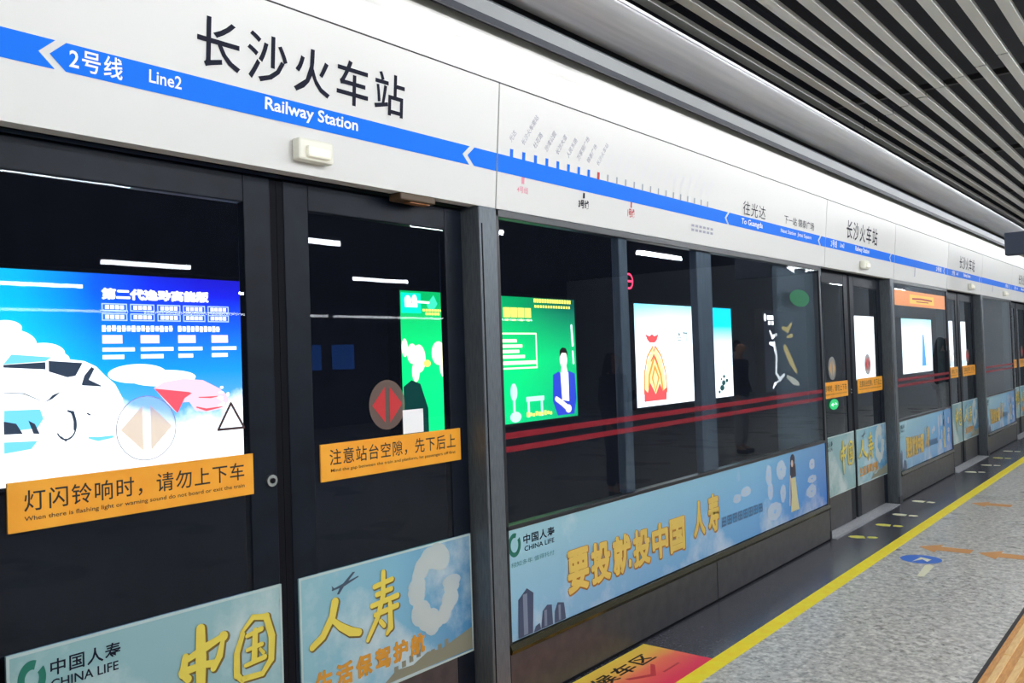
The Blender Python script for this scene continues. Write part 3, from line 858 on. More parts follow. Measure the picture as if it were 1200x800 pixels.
    fin(tw, 'tower_picture', M_SLATE)
    hl = B()
    for (a_, b_, z0_, z1_) in ((2.945, 2.975, 0.30, 0.478), (3.095, 3.115, 0.30, 0.372), (3.205, 3.222, 0.30, 0.37)):
        hl.rect(a_, b_, z0_, z1_, X + 0.0005)
    fin(hl, 'tower_highlights', mat('slate_pale_ink', lin(116, 130, 152), 0.5))
    cl = B()
    rnd = random.Random(3)
    lay = 0
    for (cy, cz, ry, rz) in ((5.68, 0.66, 0.05, 0.07), (5.70, 0.55, 0.045, 0.06), (5.90, 0.67, 0.085, 0.065), (5.92, 0.50, 0.05, 0.06), (5.76, 0.40, 0.12, 0.065), (5.30, 0.60, 0.08, 0.03), (5.16, 0.575, 0.06, 0.028), (6.50, 0.64, 0.06, 0.04), (6.49, 0.53, 0.09, 0.03), (6.47, 0.44, 0.10, 0.05)):
        for i in range(9):
            a = i * 0.7; lay += 1
            cl.disc(cy + ry * 0.6 * math.cos(a), cz + rz * 0.6 * math.sin(a), ry * (0.35 + 0.2 * rnd.random()), rz * (0.35 + 0.2 * rnd.random()), X + 0.00002 * lay, 14)
    fin(cl, 'cloud_picture', film('screen_cloud_ink', lin(226, 240, 250), 0.4, 0.5))
    dr = B()
    dr.poly([(6.075, 0.585), (6.165, 0.585), (6.185, 0.46), (6.215, 0.345), (6.055, 0.345), (6.080, 0.46)], X)
    fin(dr, 'dress_picture', mat('cream_dress_ink', lin(206, 200, 150), 0.5))
    hd = B(); hd.disc(6.120, 0.715, 0.045, 0.042, X, 18); hd.poly([(6.070, 0.685), (6.170, 0.685), (6.178, 0.590), (6.062, 0.590)], X)
    fin(hd, 'figure_picture', mat('figure_dark_ink', lin(54, 50, 62), 0.5))
    sk = B(); sk.disc(6.105, 0.690, 0.022, 0.026, X + 0.0008, 14); sk.stroke([(6.065, 0.60), (6.045, 0.50), (6.035, 0.40)], 0.018, X + 0.0008)
    fin(sk, 'face_picture', mat('figure_skin_ink', lin(214, 186, 170), 0.5))
    if reflect_span:  # lighter reflection in the glass, laid in as a translucent grey sheet
        MB().rbox(-0.085, -0.05, reflect_span[0], reflect_span[1], 0.79, 2.14, 0.004).build('reflection_patch', film('reflection_grey', lin(110, 126, 134), 0.38, 0.3), t)
    return t
M_POSTDARK = noise_mat('mullion_grey', lin(78, 88, 98), lin(94, 104, 114), 12, 0.4, stretch=(4, 4, 0.5))
screen(-3.1, 0.790, 'fixed screen cut off at the left edge of the picture', ad=True)
s1 = screen(2.832, 6.812, 'long fixed screen with the blue insurance advert and towers', mullions=((3.865, 3.950), (4.750, 4.950)), reflect_span=(6.05, 6.79))
MB().disc(6.38, 1.905, 0.20, 0.065, -0.0085, 36).build('green_mark', film('green_reflection_film', (0.0, 0.17, 0.06, 1), 0.8, 0.6), s1)  # stands for a green reflection in the glass, laid on as film
s2 = screen(8.84, 11.04, 'fixed screen between the second and third doorways under the orange notice')
on = MB().rect(8.90, 10.96, 1.925, 2.082, -0.0085).build('orange_notice', mat('orange_notice_glow', lin(226, 146, 92), 0.5, emit=lin(230, 140, 70), strength=0.25), s2)  # notice print given a faint glow of its own
p = MB().rect(9.45, 10.45, 1.955, 2.05, -0.0078); p.build('notice_panel', mat('orange_notice_yellow_glow', lin(230, 190, 90), 0.5, emit=lin(230, 180, 70), strength=0.25), on)
p = MB(); p.stroke([(9.55, 2.005), (9.9, 2.012), (10.35, 2.004)], 0.018, -0.0070); p.stroke([(9.7, 1.978), (10.2, 1.980)], 0.010, -0.0070)
p.build('lettering', M_RED, on)
screen(13.06, 15.24, 'fixed screen beyond the third doorway')
screen(17.26, 21.5, 'fixed screen beyond the fourth doorway')

# ------------------------------------------------------------------ thresholds
for c, nm in ((D1, 'nearest'), (D2, 'second'), (D3, 'third'), (D4, 'fourth')):
    t = thing('door_sill', 'ribbed steel sill plate of the %s doorway' % nm, 'sill', (-0.04, c, 0.0), 'steel sills under the doors')
    MB().box(-0.128, 0.028, c - 0.90, c + 0.90, 0.0, 0.006).build('plate', M_STEEL, t)
    r = MB()
    for i in range(6):
        r.box(-0.120 + i * 0.022, -0.110 + i * 0.022, c - 0.89, c + 0.89, 0.006, 0.009)
    r.build('ribs', M_STEEL, t)

# ================================================================== PLATFORM FLOOR MARKS
o = MB().box(0.415, 0.505, YA, YB, -0.02, 0.002).build('yellow_safety_line', noise_mat('yellow_line_paint', (1.0, 0.76, 0.006, 1), (1.0, 0.86, 0.03, 1), 14, 0.5))
tag(o, 'bright yellow safety line running the length of the platform', 'line')
o = MB().box(1.500, 1.518, YA, YB, -0.02, 0.0025).build('paving_joint', M_JOINT)
tag(o, 'thin dark joint beside the ochre tactile strip', 'joint')
t = thing('tactile_strip', 'ochre ribbed tactile paving strip at the lower right corner', 'tactile paving', (1.67, 5.0, 0.0))
MB().box(1.519, 1.82, YA, YB, -0.02, 0.0022).build('tiles', noise_mat('ochre_tile', lin(204, 140, 74), lin(226, 168, 98), 18, 0.45, stretch=(6, 0.8, 1)), t)
for i in range(4):
    x = 1.548 + i * 0.070
    b = MB()
    for k in range(22):
        y = YA + 0.12 + k * 1.2
        b.rbox(x, x + 0.034, y, y + 1.192, 0.0005, 0.0068, 0.0025)
    b.build('bar', noise_mat('ochre_bar', lin(232, 186, 120), lin(242, 204, 140), 18, 0.4, stretch=(6, 0.8, 1)), t)

# waiting-area sticker
st = thing('floor_sticker', 'red and yellow waiting area sticker by the kick panel at the bottom edge', 'sticker', (0.22, 3.0, 0.0))
m = mat('waiting_sticker_print', lin(240, 80, 60), 0.4)
n, l = nodes_of(m)
tc = n.new('ShaderNodeTexCoord'); sep = n.new('ShaderNodeSeparateXYZ'); mr = n.new('ShaderNodeMapRange')
no = n.new('ShaderNodeTexNoise'); no.inputs['Scale'].default_value = 5.0
mr.inputs['From Min'].default_value = -0.19; mr.inputs['From Max'].default_value = 0.19
r = ramp(n, [(0.0, lin(255, 226, 80)), (0.34, lin(255, 200, 84)), (0.60, lin(255, 124, 92)), (1.0, lin(244, 44, 84))])
ad = n.new('ShaderNodeMath'); ad.operation = 'MULTIPLY_ADD'; ad.inputs[1].default_value = 0.08
l.new(tc.outputs['Object'], sep.inputs[0]); l.new(tc.outputs['Object'], no.inputs['Vector']); l.new(sep.outputs['X'], ad.inputs[2]); l.new(no.outputs['Fac'], ad.inputs[0])
l.new(ad.outputs[0], mr.inputs[0]); l.new(mr.outputs[0], r.inputs[0]); l.new(r.outputs[0], n['Principled BSDF'].inputs['Base Color'])
sb = MB().box(0.024, 0.414, 1.9, 3.895, -0.001, 0.0022).build('film', m, st)
MB().text_floor('候车区', 0.085, 0.185, 3.27, 3.76, 0.003, 0.02, 1.15).build('lettering', M_BLACKINK, st)
ar = MB()
for k, y in enumerate((2.5, 3.0, 3.42)):
    ar.floor_poly([(0.20, y), (0.225, y), (0.30, y + 0.12), (0.225, y + 0.24), (0.20, y + 0.24), (0.27, y + 0.12)], 0.003)
ar.floor_poly([(0.30, 3.60), (0.312, 3.60), (0.312, 3.75), (0.30, 3.75)], 0.003)
ar.build('arrow_print', mat('dark_red_ink', lin(206, 52, 60), 0.45), st)

# shoe-print stickers in front of the doorways
M_SHOE = mat('shoe_print_yellow', lin(240, 232, 110), 0.4)
M_SHOE2 = mat('shoe_print_pale', lin(244, 240, 206), 0.4)
def shoe(x, y, ang, label, m):
    t = thing('shoe_print', label, 'floor sticker', (x, y, 0.0), 'shoe-shaped stickers on the dark strip')
    ca, sa = math.cos(ang), math.sin(ang)
    def tr(pts):
        return [(x + u * ca - v * sa, y + u * sa + v * ca) for u, v in pts]
    sole = [(-0.02, -0.048), (0.04, -0.052), (0.085, -0.035), (0.105, 0.0), (0.088, 0.038), (0.04, 0.052), (-0.015, 0.040)]
    heel = [(-0.10, -0.034), (-0.045, -0.036), (-0.035, 0.0), (-0.045, 0.034), (-0.10, 0.030), (-0.118, 0.0)]
    MB().floor_poly(tr([(-u, v) for u, v in sole]), 0.0016).build('sole', m, t)
    MB().floor_poly(tr([(-u, v) for u, v in heel]), 0.0016).build('heel', m, t)
for (x, y, a, lb, m) in ((0.17, 7.05, 0.35, 'yellow shoe print nearest the viewer before the second doorway', M_SHOE), (0.21, 7.62, 0.1, 'yellow-green shoe print, second from the viewer at the second doorway', M_SHOE),
                         (0.20, 8.15, 0.0, 'pale shoe print, third from the viewer at the second doorway', M_SHOE2), (0.165, 8.93, -0.1, 'cream shoe print beside the post after the second doorway', M_SHOE2),
                         (0.17, 11.25, 0.3, 'cream shoe print nearest the viewer before the third doorway', M_SHOE2), (0.21, 11.95, 0.1, 'pale shoe print in the middle of the third doorway', M_SHOE2),
                         (0.20, 12.75, 0.0, 'yellow-green shoe print, third from the viewer at the third doorway', M_SHOE), (0.18, 13.6, 0.0, 'farthest cream shoe print on the dark strip', M_SHOE2)):
    shoe(x, y, a, lb, m)

# faded orange arrows and the blue sticker
M_FADE = film('faded_orange_paint', lin(236, 168, 92), 0.75, 0.45)
def floor_arrow(x0, x1, y, lb):
    p = [(x0, y), (x0 + 0.14, y + 0.15), (x0 + 0.14, y + 0.07), (x1, y + 0.07), (x1, y - 0.07), (x0 + 0.14, y - 0.07), (x0 + 0.14, y - 0.15)]
    o = MB().floor_poly(p, 0.0018).build('floor_arrow', M_FADE)
    tag(o, lb, 'floor arrow', 'faded orange arrows on the granite')
floor_arrow(0.62, 0.98, 6.93, 'faded orange arrow just right of the yellow line, above the blue sticker')
floor_arrow(1.02, 1.50, 6.92, 'faded orange arrow at the right picture edge, in line with the blue sticker')
floor_arrow(0.56, 0.90, 9.05, 'faded orange arrow farther along beside the yellow line')
floor_arrow(0.60, 1.05, 12.4, 'farthest faded orange arrow, near the right picture edge')
t = thing('queue_sticker', 'blue and white queue sticker on the grey granite', 'floor sticker', (0.74, 6.4, 0.0))
p = [(0.735 + 0.135 * math.cos(a), 6.52 + 0.13 * math.sin(a)) for a in [2 * math.pi * i / 30 for i in range(30)]]
MB().floor_poly(p, 0.0018).build('disc', film('queue_blue', lin(60, 124, 226), 0.85, 0.4), t)
MB().floor_poly([(0.70, 6.42), (0.745, 6.52), (0.79, 6.46), (0.80, 6.54), (0.72, 6.58)], 0.0024).build('figure_print', M_SHOE2, t)
MB().floor_poly([(0.83, 6.02), (0.87, 6.04), (0.86, 6.36), (0.82, 6.40), (0.80, 6.36)], 0.0018).build('pointer', M_SHOE2, t)

# ================================================================== LIGHT BOXES ON THE TRACK WALL
PX = -3.70
PZ0, PZ1 = 0.79, 2.22
def light_box(y0, y1, face, label):
    t = thing('light_box', label, 'advertising light box', (PX, (y0 + y1) / 2, PZ0), 'lit adverts on the far track wall')
    f = MB()
    w = 0.03
    f.rbox(-3.85, PX + 0.012, y0 - w, y0, PZ0 - w, PZ1 + w, 0.004); f.rbox(-3.85, PX + 0.012, y1, y1 + w, PZ0 - w, PZ1 + w, 0.004)
    f.rbox(-3.85, PX + 0.012, y0 - w, y1 + w, PZ1, PZ1 + w, 0.004); f.rbox(-3.85, PX + 0.012, y0 - w, y1 + w, PZ0 - w, PZ0, 0.004)
    f.build('frame', mat('light_box_frame', lin(20, 20, 24), 0.5), t)
    MB().box(-3.85, -3.76, y0, y1, PZ0, PZ1).build('back_panel', M_RUBBER, t)
    ctr = Vector((PX, (y0 + y1) / 2, (PZ0 + PZ1) / 2))
    d = MB().box(PX - 0.02, PX, y0, y1, PZ0, PZ1).build('display', face, t)
    for v in d.data.vertices:
        v.co = Vector(v.co) + ORG[t.name] - ctr
    d.location = ctr - ORG[t.name]
    ORG[d.name] = ctr
    return t, d

WHITE_L = lit('lit_white', (1, 1, 1), 1.0)
X1, X2, X3, X4 = PX + 0.002, PX + 0.004, PX + 0.006, PX + 0.008
# --- 1 car advert
m = print_mat('car_advert_film', [(-1.5, (0.0, 1.0, 1.2, 1)), (-0.55, (0.0, 0.72, 1.15, 1)), (-0.05, (0.0, 0.16, 1.0, 1)), (0.35, (0.006, 0.03, 0.75, 1)), (0.75, (0.012, 0.006, 0.55, 1)), (1.5, (0.012, 0.006, 0.4, 1))],
              [(-0.7, (0.4, 0.85, 1, 1)), (0.0, (0.0, 0.42, 1.1, 1)), (0.35, (0.0, 0.14, 0.9, 1)), (0.58, (0.004, 0.015, 0.5, 1)), (0.72, (0.006, 0.006, 0.22, 1))], 0.55, 1.0, emit=BOXES * 0.9, cloud_col=(1, 1, 1, 1),
              lo=0.52, hi=0.70, scale=1.6, cloud_z=(-0.55, -0.02, 0.5, -0.25))
t, d = light_box(1.35, 4.36, m, 'blue lit advert with a white car and a red car behind the nearest doorway')
cl = MB()
for (cy, cz, ry, rz) in ((2.25, 1.72, 0.16, 0.10), (2.32, 1.62, 0.30, 0.08), (2.15, 1.66, 0.22, 0.13), (2.45, 1.66, 0.14, 0.07), (3.10, 1.50, 0.22, 0.07), (3.30, 1.46, 0.26, 0.06), (2.22, 1.83, 0.10, 0.05)):
    cl.disc(cy, cz, ry, rz, X1, 28)
cl.build('cloud_picture', WHITE_L, d)
car = MB()
car.poly([(1.4, 0.95), (1.4, 1.66), (1.9, 1.68), (2.20, 1.665), (2.45, 1.640), (2.62, 1.615), (2.72, 1.600), (2.80, 1.560), (2.86, 1.495), (2.93, 1.43), (2.98, 1.33), (3.00, 1.20), (2.96, 1.08), (2.88, 1.02), (2.5, 0.98)], X2)
car.build('white_car_picture', WHITE_L, d)
dk = lit('lit_dark_window', (0.035, 0.05, 0.08), 0.6)
w = MB()
w.poly([(2.20, 1.588), (2.46, 1.600), (2.46, 1.550), (2.20, 1.570)], X3)
w.poly([(2.48, 1.608), (2.705, 1.588), (2.655, 1.500), (2.60, 1.492), (2.48, 1.535)], X3)
w.poly([(2.695, 1.440), (2.715, 1.50), (2.765, 1.560), (2.785, 1.545), (2.745, 1.470), (2.83, 1.425), (2.83, 1.418), (2.70, 1.432)], X3)
w.poly([(2.50, 1.375), (2.56, 1.398), (2.50, 1.350), (2.44, 1.325), (2.48, 1.352)], X3)
w.poly([(2.195, 1.22), (2.27, 1.20), (2.31, 1.13), (2.195, 1.135)], X3)
w.poly([(2.345, 1.215), (2.385, 1.19), (2.415, 1.12), (2.375, 1.125)], X3)
w.stroke([(2.60, 1.262, .6), (2.63, 1.25, 1), (2.645, 1.19, 1), (2.640, 1.13, .6)], 0.022, X3)
w.stroke([(2.55, 1.09, .5), (2.58, 1.06, .9), (2.63, 1.09, .5)], 0.014, X3)
w.ring(2.585, 1.165, 0.062, 0.092, 0.072, 0.104, X3, 24, math.radians(-150), math.radians(60))
w.stroke([(2.20, 1.405, .4), (2.32, 1.395, .7), (2.42, 1.345, .4)], 0.010, X3)
w.stroke([(2.73, 1.235, .5), (2.745, 1.225, .6)], 0.02, X3)
w.build('car_windows_picture', dk, d)
g = MB()
g.poly([(2.20, 1.29), (2.42, 1.285), (2.44, 1.22), (2.40, 1.16), (2.195, 1.15)], X2 + 0.001)
g.poly([(2.25, 1.655), (2.50, 1.632), (2.46, 1.605), (2.20, 1.590)], X2 + 0.001)
g.poly([(2.195, 1.085), (2.40, 1.075), (2.36, 1.025), (2.195, 1.01)], X2 + 0.001)
g.stroke([(2.74, 1.065, .5), (2.80, 1.05, 1), (2.90, 1.058, .6)], 0.03, X2 + 0.001)
g.build('car_reflection_picture', lit('lit_pale_blue', (0.16, 0.55, 0.85), 0.8), d)
rc = MB()
rc.poly([(3.22, 1.39), (3.30, 1.43), (3.46, 1.45), (3.62, 1.43), (3.76, 1.36), (3.83, 1.30), (3.84, 1.24), (3.76, 1.20), (3.64, 1.185), (3.55, 1.20), (3.50, 1.27), (3.44, 1.27), (3.40, 1.19), (3.32, 1.27)], X2)
rc.build('red_car_picture', lit('lit_pink_car', (1.0, 0.45, 0.50), 0.95), d)
rd = MB()
rd.poly([(3.22, 1.385), (3.50, 1.345), (3.52, 1.335), (3.46, 1.30), (3.40, 1.19), (3.33, 1.27)], X3)
rd.stroke([(3.56, 1.225, .5), (3.64, 1.20, 1), (3.78, 1.215, .4)], 0.02, X3); rd.stroke([(3.58, 1.30, .5), (3.68, 1.295, 1), (3.74, 1.30, .4)], 0.014, X3)
rd.build('red_car_shading', lit('lit_red_car', (0.9, 0.09, 0.12), 0.7), d)
MB().heavy('第二代逸动高能版', 2.845, 3.685, 2.036, 2.120, X3, 0.0045, 1.0).build('headline', WHITE_L, d)
bx = MB(); bi = MB()
for r_ in range(2):
    for q_ in range(5):
        a_ = 2.845 + q_ * 0.207; z_ = 1.955 - r_ * 0.070
        bx.frame(a_, a_ + 0.185, z_, z_ + 0.055, 0.008, X3)
        for k_ in range(4):
            bi.rect(a_ + 0.025 + k_ * 0.036, a_ + 0.053 + k_ * 0.036, z_ + 0.014, z_ + 0.042, X3)
bx.build('feature_boxes', lit('lit_ice', (0.6, 0.75, 1.0), 0.6), d); bi.build('feature_lettering', WHITE_L, d)
ln = MB()
k_ = 0
y_ = 2.845
while y_ < 3.78:
    if not 3.38 < y_ < 3.42:
        ln.rect(y_, y_ + 0.026, 1.806 + 0.002 * (k_ % 3), 1.852 - 0.003 * (k_ % 2), X3); ln.rect(y_ + 0.026, y_ + 0.030, 1.825, 1.835, X3)
    y_ += 0.036; k_ += 1
for a_, b_ in ((2.845, 3.08), (3.125, 3.38), (3.42, 3.62), (3.70, 3.92)):
    ln.rect(a_, b_, 1.665, 1.692, X3); ln.rect(a_, b_ - 0.08, 1.610, 1.640, X3)
ln.build('small_lettering', WHITE_L, d)
pk = MB()
for a_ in (2.845, 3.125, 3.42, 3.70):
    pk.rect(a_, a_ + 0.145, 1.722, 1.782, X3)
pk.build('pink_tabs', lit('lit_pink_tab', (1.0, 0.62, 0.78), 0.9), d)
sw = MB()
rnd = random.Random(11)
for i in range(26):
    y_ = 3.72 + rnd.random() * 0.6; z_ = 1.15 + rnd.random() * 0.22
    sw.disc(y_, z_, 0.012 + 0.02 * rnd.random(), 0.008 + 0.014 * rnd.random(), X2, 10)
sw.build('spray_picture', WHITE_L, d)

# --- 2 green advert
m = print_mat('green_advert_film', [(-1.5, (0.0, 0.80, 0.16, 1)), (-0.6, (0.0, 0.85, 0.19, 1)), (0.35, (0.0, 0.60, 0.15, 1)), (1.0, (0.005, 0.28, 0.12, 1)), (1.5, (0.0, 0.14, 0.09, 1))],
              [(-0.72, (0.0, 0.44, 0.16, 1)), (0.0, (0.0, 0.64, 0.16, 1)), (0.50, (0.005, 0.16, 0.07, 1)), (0.62, (0.0, 0.03, 0.03, 1)), (0.72, (0.0, 0.012, 0.02, 1))], 0.6, 0.0, emit=BOXES * 0.9)
t, d = light_box(5.73, 8.68, m, 'green lit advert with a woman in a blue jacket, split by the broad post')
MB().rect(5.75, 6.02, 2.00, 2.20, X1).build('logo_square', lit('lit_mint', (0.0, 0.75, 0.42), 0.9), d)
w = MB(); w.disc(5.84, 2.125, 0.045, 0.05, X2, 20); w.disc(5.93, 2.13, 0.036, 0.055, X2, 20); w.rect(5.80, 5.97, 2.06, 2.10, X2); w.stroke([(5.98, 2.115), (6.13, 2.110)], 0.022, X2)
w.build('logo_picture', WHITE_L, d)
w = MB(); w.poly([(6.10, 2.09), (6.20, 2.19), (6.255, 2.10), (6.20, 2.04), (6.12, 2.05)], X2); w.build('logo_arrow', lit('lit_mint_arrow', (0.05, 0.65, 0.4), 0.8), d)
YEL = lit('lit_yellow', (1.0, 0.86, 0.12), 0.95)
PYEL = lit('lit_pale_yellow', (1.0, 0.95, 0.55), 1.0)
w = MB()
for i in range(7):
    w.rect(6.04 + i * 0.042, 6.072 + i * 0.042, 2.022, 2.045, X2)
for i in range(5):
    w.rect(6.08 + i * 0.042, 6.112 + i * 0.042, 1.985, 2.010, X2)
for i in range(15):
    w.rect(7.86 + i * 0.05, 7.898 + i * 0.05, 2.165, 2.210, X2)
    if i < 14: w.rect(7.87 + i * 0.052, 7.905 + i * 0.052, 2.105, 2.135, X2)
for i in range(4):
    w.rect(7.30 + i * 0.128, 7.415 + i * 0.128, 1.985, 2.095, X2)
    w.rect(7.33 + i * 0.128, 7.385 + i * 0.128, 1.945, 1.965, X2)
w.build('yellow_lettering', YEL, d)
w = MB(); w.frame(7.10, 7.89, 1.40, 1.81, 0.018, X2)
for i, (b_, z_) in enumerate(((7.52, 1.72), (7.62, 1.66), (7.56, 1.60), (7.66, 1.54))):
    w.rect(7.18, b_, z_ - 0.018, z_ + 0.018, X2)
w.rect(7.14, 7.87, 1.45, 1.49, X2)
w.build('panel_lettering', PYEL, d)
wm = MB(); wm.poly([(8.19, 1.31), (8.30, 1.345), (8.40, 1.30), (8.52, 1.345), (8.64, 1.31), (8.66, 1.0), (8.60, 0.82), (8.26, 0.82), (8.17, 1.0)], X1)
wm.build('jacket_picture', lit('lit_jacket_blue', (0.03, 0.06, 0.55), 0.7), d)
sk = MB(); sk.disc(8.41, 1.49, 0.075, 0.105, X2, 24); sk.poly([(8.37, 1.42), (8.46, 1.42), (8.49, 1.32), (8.35, 1.32)], X2)
sk.stroke([(8.24, 1.02, 1), (8.36, 0.96, 1.1), (8.46, 0.90, 1.2)], 0.06, X3); sk.disc(8.48, 0.89, 0.06, 0.05, X3, 16)
sk.build('face_picture', lit('lit_skin', (1.0, 0.80, 0.70), 1.0), d)
sh = MB(); sh.poly([(8.34, 1.33), (8.50, 1.33), (8.50, 0.98), (8.36, 1.0)], X2); sh.stroke([(8.60, 1.90), (8.615, 1.66)], 0.035, X2); sh.stroke([(8.61, 1.58), (8.62, 1.44)], 0.03, X2)
sh.build('shirt_picture', WHITE_L, d)
hr = MB(); hr.poly([(8.33, 1.52), (8.335, 1.60), (8.39, 1.635), (8.46, 1.625), (8.49, 1.58), (8.49, 1.50), (8.465, 1.565), (8.38, 1.57)], X3); hr.build('hair_picture', lit('lit_hair', (0.02, 0.012, 0.01), 0.5), d)
fu = MB(); fu.rect(7.66, 8.0, 1.02, 1.075, X2); fu.rect(7.68, 7.72, 0.84, 1.02, X2); fu.rect(7.93, 7.97, 0.84, 1.02, X2); fu.disc(7.44, 1.14, 0.06, 0.10, X2, 20); fu.rect(7.42, 7.46, 0.85, 1.1, X2); fu.disc(7.46, 0.86, 0.10, 0.06, X2, 16)
fu.build('furniture_picture', lit('lit_pale_mint', (0.55, 0.95, 0.75), 0.8), d)
fg = MB()
for (cy, cz, ry, rz) in ((5.88, 1.60, 0.07, 0.10), (5.97, 1.55, 0.09, 0.14), (5.92, 1.42, 0.05, 0.10), (6.25, 1.60, 0.10, 0.12), (6.32, 1.47, 0.06, 0.12), (5.78, 1.66, 0.04, 0.09)):
    fg.disc(cy, cz, ry, rz, X2, 20)
fg.build('cartoon_picture', PYEL, d)
w = MB(); w.disc(6.08, 1.50, 0.05, 0.035, X3, 14)
for i in range(9):
    w.rect(7.66 + i * 0.055, 7.70 + i * 0.055, 0.845 + 0.008 * (i % 2), 0.90 - 0.01 * (i % 3), X3)
w.build('bottom_lettering', YEL, d)
gd = MB(); gd.poly([(5.75, 0.80), (5.75, 1.28), (5.86, 1.34), (5.98, 1.30), (6.08, 1.05), (6.08, 0.80)], X1); gd.build('dark_figure_picture', lit('lit_dark_green', (0.0, 0.05, 0.04), 0.5), d)

# --- 3 red-pouch advert
m = print_mat('pouch_advert_film', [(-1.5, (0.55, 0.95, 1, 1)), (-0.6, (1, 1, 1, 1)), (1.0, (0.95, 1, 1, 1)), (1.5, (0.7, 0.98, 1, 1))],
              [(-0.72, (1, 1, 1, 1)), (0.25, (1, 1, 1, 1)), (0.50, (0.6, 0.97, 1, 1)), (0.72, (0.0, 0.62, 0.85, 1))], 0.7, 0.0, emit=BOXES)
t, d = light_box(10.08, 13.14, m, 'white lit advert with a red and gold pouch')
RP = lit('lit_pouch_red', (0.85, 0.10, 0.10), 0.7)
p = MB(); p.poly([(10.36, 1.80), (10.48, 1.77), (10.55, 1.80), (10.62, 1.77), (10.74, 1.80), (10.68, 1.71), (10.62, 1.68), (10.48, 1.68), (10.42, 1.72)], X2)
p.poly([(10.28, 0.86), (10.90, 0.86), (10.93, 1.04), (10.80, 0.99), (10.72, 1.10), (10.60, 0.95), (10.45, 1.12), (10.38, 0.98), (10.29, 1.04)], X3)
p.stroke([(10.50, 1.42, .6), (10.58, 1.50, 1), (10.68, 1.38, .6)], 0.035, X3); p.stroke([(10.62, 1.62, .7), (10.58, 1.56, .7)], 0.03, X3)
p.build('pouch_red_picture', RP, d)
p = MB()
p.stroke([(10.56, 1.62), (10.40, 1.48), (10.31, 1.25), (10.29, 0.98)], 0.035, X2); p.stroke([(10.64, 1.62), (10.80, 1.48), (10.90, 1.25), (10.93, 0.98)], 0.035, X2)
p.stroke([(10.58, 1.46), (10.44, 1.22), (10.42, 1.06)], 0.045, X2); p.stroke([(10.62, 1.46), (10.76, 1.22), (10.80, 1.02)], 0.045, X2); p.stroke([(10.60, 1.34), (10.52, 1.18), (10.60, 1.00), (10.70, 1.18), (10.60, 1.34)], 0.04, X2)
p.build('pouch_gold_picture', lit('lit_pouch_gold', (1.0, 0.42, 0.06), 0.6), d)
p = MB(); p.poly([(10.56, 1.60), (10.64, 1.60), (10.80, 1.44), (10.88, 1.2), (10.90, 0.90), (10.30, 0.90), (10.32, 1.2), (10.42, 1.44)], X1); p.build('pouch_body_picture', lit('lit_pouch_cream', (1.0, 0.80, 0.36), 0.75), d)
p = MB()
p.frame(11.30, 11.40, 1.70, 1.76, 0.014, X2); p.poly([(11.31, 1.78), (11.35, 1.84), (11.39, 1.78)], X2); p.stroke([(11.47, 1.82), (11.60, 1.81)], 0.02, X2); p.stroke([(11.50, 1.84), (11.50, 1.76)], 0.018, X2); p.stroke([(11.57, 1.84), (11.57, 1.70)], 0.018, X2)
p.build('grey_lettering', lit('lit_grey_ink', (0.35, 0.5, 0.5), 0.4), d)
p = MB()
for (cy, cz, r_) in ((12.78, 1.02, 0.07), (12.72, 0.94, 0.08), (12.80, 1.12, 0.045), (12.90, 1.05, 0.05), (12.62, 0.88, 0.04), (12.70, 1.08, 0.03)):
    p.disc(cy, cz, r_, r_ * 0.6, X2, 14)
p.build('bird_picture', lit('lit_bird_dark', (0.02, 0.10, 0.09), 0.5), d)
p = MB(); p.rect(12.35, 13.14, 1.45, 2.22, X1); p.build('cyan_corner', print_mat('cyan_corner_film', [(-1.5, (0.0, 0.6, 0.85, 1)), (1.5, (0.0, 0.6, 0.85, 1))], [(-0.10, (1, 1, 1, 1)), (0.18, (0.6, 0.95, 1, 1)), (0.42, (0.0, 0.62, 0.85, 1)), (0.72, (0.0, 0.5, 0.75, 1))], 1.0, 0.0, emit=BOXES), d)

# --- 4 dark advert
m = print_mat('dark_advert_film', [(-1.5, (0.004, 0.005, 0.012, 1)), (0, (0.006, 0.008, 0.014, 1)), (1.5, (0.01, 0.014, 0.016, 1))], [(-0.72, (0.006, 0.008, 0.012, 1)), (0.72, (0.003, 0.004, 0.01, 1))], 0.5, 0.0, emit=BOXES * 0.5)
t, d = light_box(14.45, 17.5, m, 'black lit advert with white and gold swirling shapes')
p = MB()
p.rect(14.62, 14.90, 2.06, 2.14, X2); p.disc(14.53, 2.10, 0.05, 0.07, X2, 16); p.rect(14.66, 14.76, 1.97, 2.04, X2); p.rect(14.80, 14.90, 1.97, 2.04, X2)
p.stroke([(14.72, 1.86, .5), (14.82, 1.75, 1), (15.02, 1.80, .6)], 0.08, X2); p.stroke([(14.70, 1.64, .6), (14.90, 1.62, 1.2), (14.98, 1.40, 1.0), (14.94, 1.10, .8), (15.10, 0.98, 1), (15.30, 1.06, .6)], 0.09, X2)
p.stroke([(15.05, 0.96, .5), (14.84, 0.90, 1), (14.78, 0.84, .5)], 0.06, X2)
p.build('white_swirl_picture', WHITE_L, d)
p = MB(); p.stroke([(15.30, 1.92, .6), (15.55, 1.88, 1.2), (15.75, 2.0, .6)], 0.10, X2); p.stroke([(15.40, 1.55, 1.2), (15.65, 1.30, 1.4), (15.90, 1.10, .7)], 0.12, X2); p.stroke([(15.5, 1.75, .5), (15.75, 1.78, 1)], 0.08, X2)
p.build('gold_swirl_picture', lit('lit_gold_swirl', (0.85, 0.62, 0.16), 0.55), d)
MB().stroke([(15.45, 1.02, .6), (15.75, 0.92, 1.4), (16.0, 0.86, .7)], 0.1, X2).build('cream_shape_picture', lit('lit_cream', (0.8, 0.76, 0.6), 0.6), d)

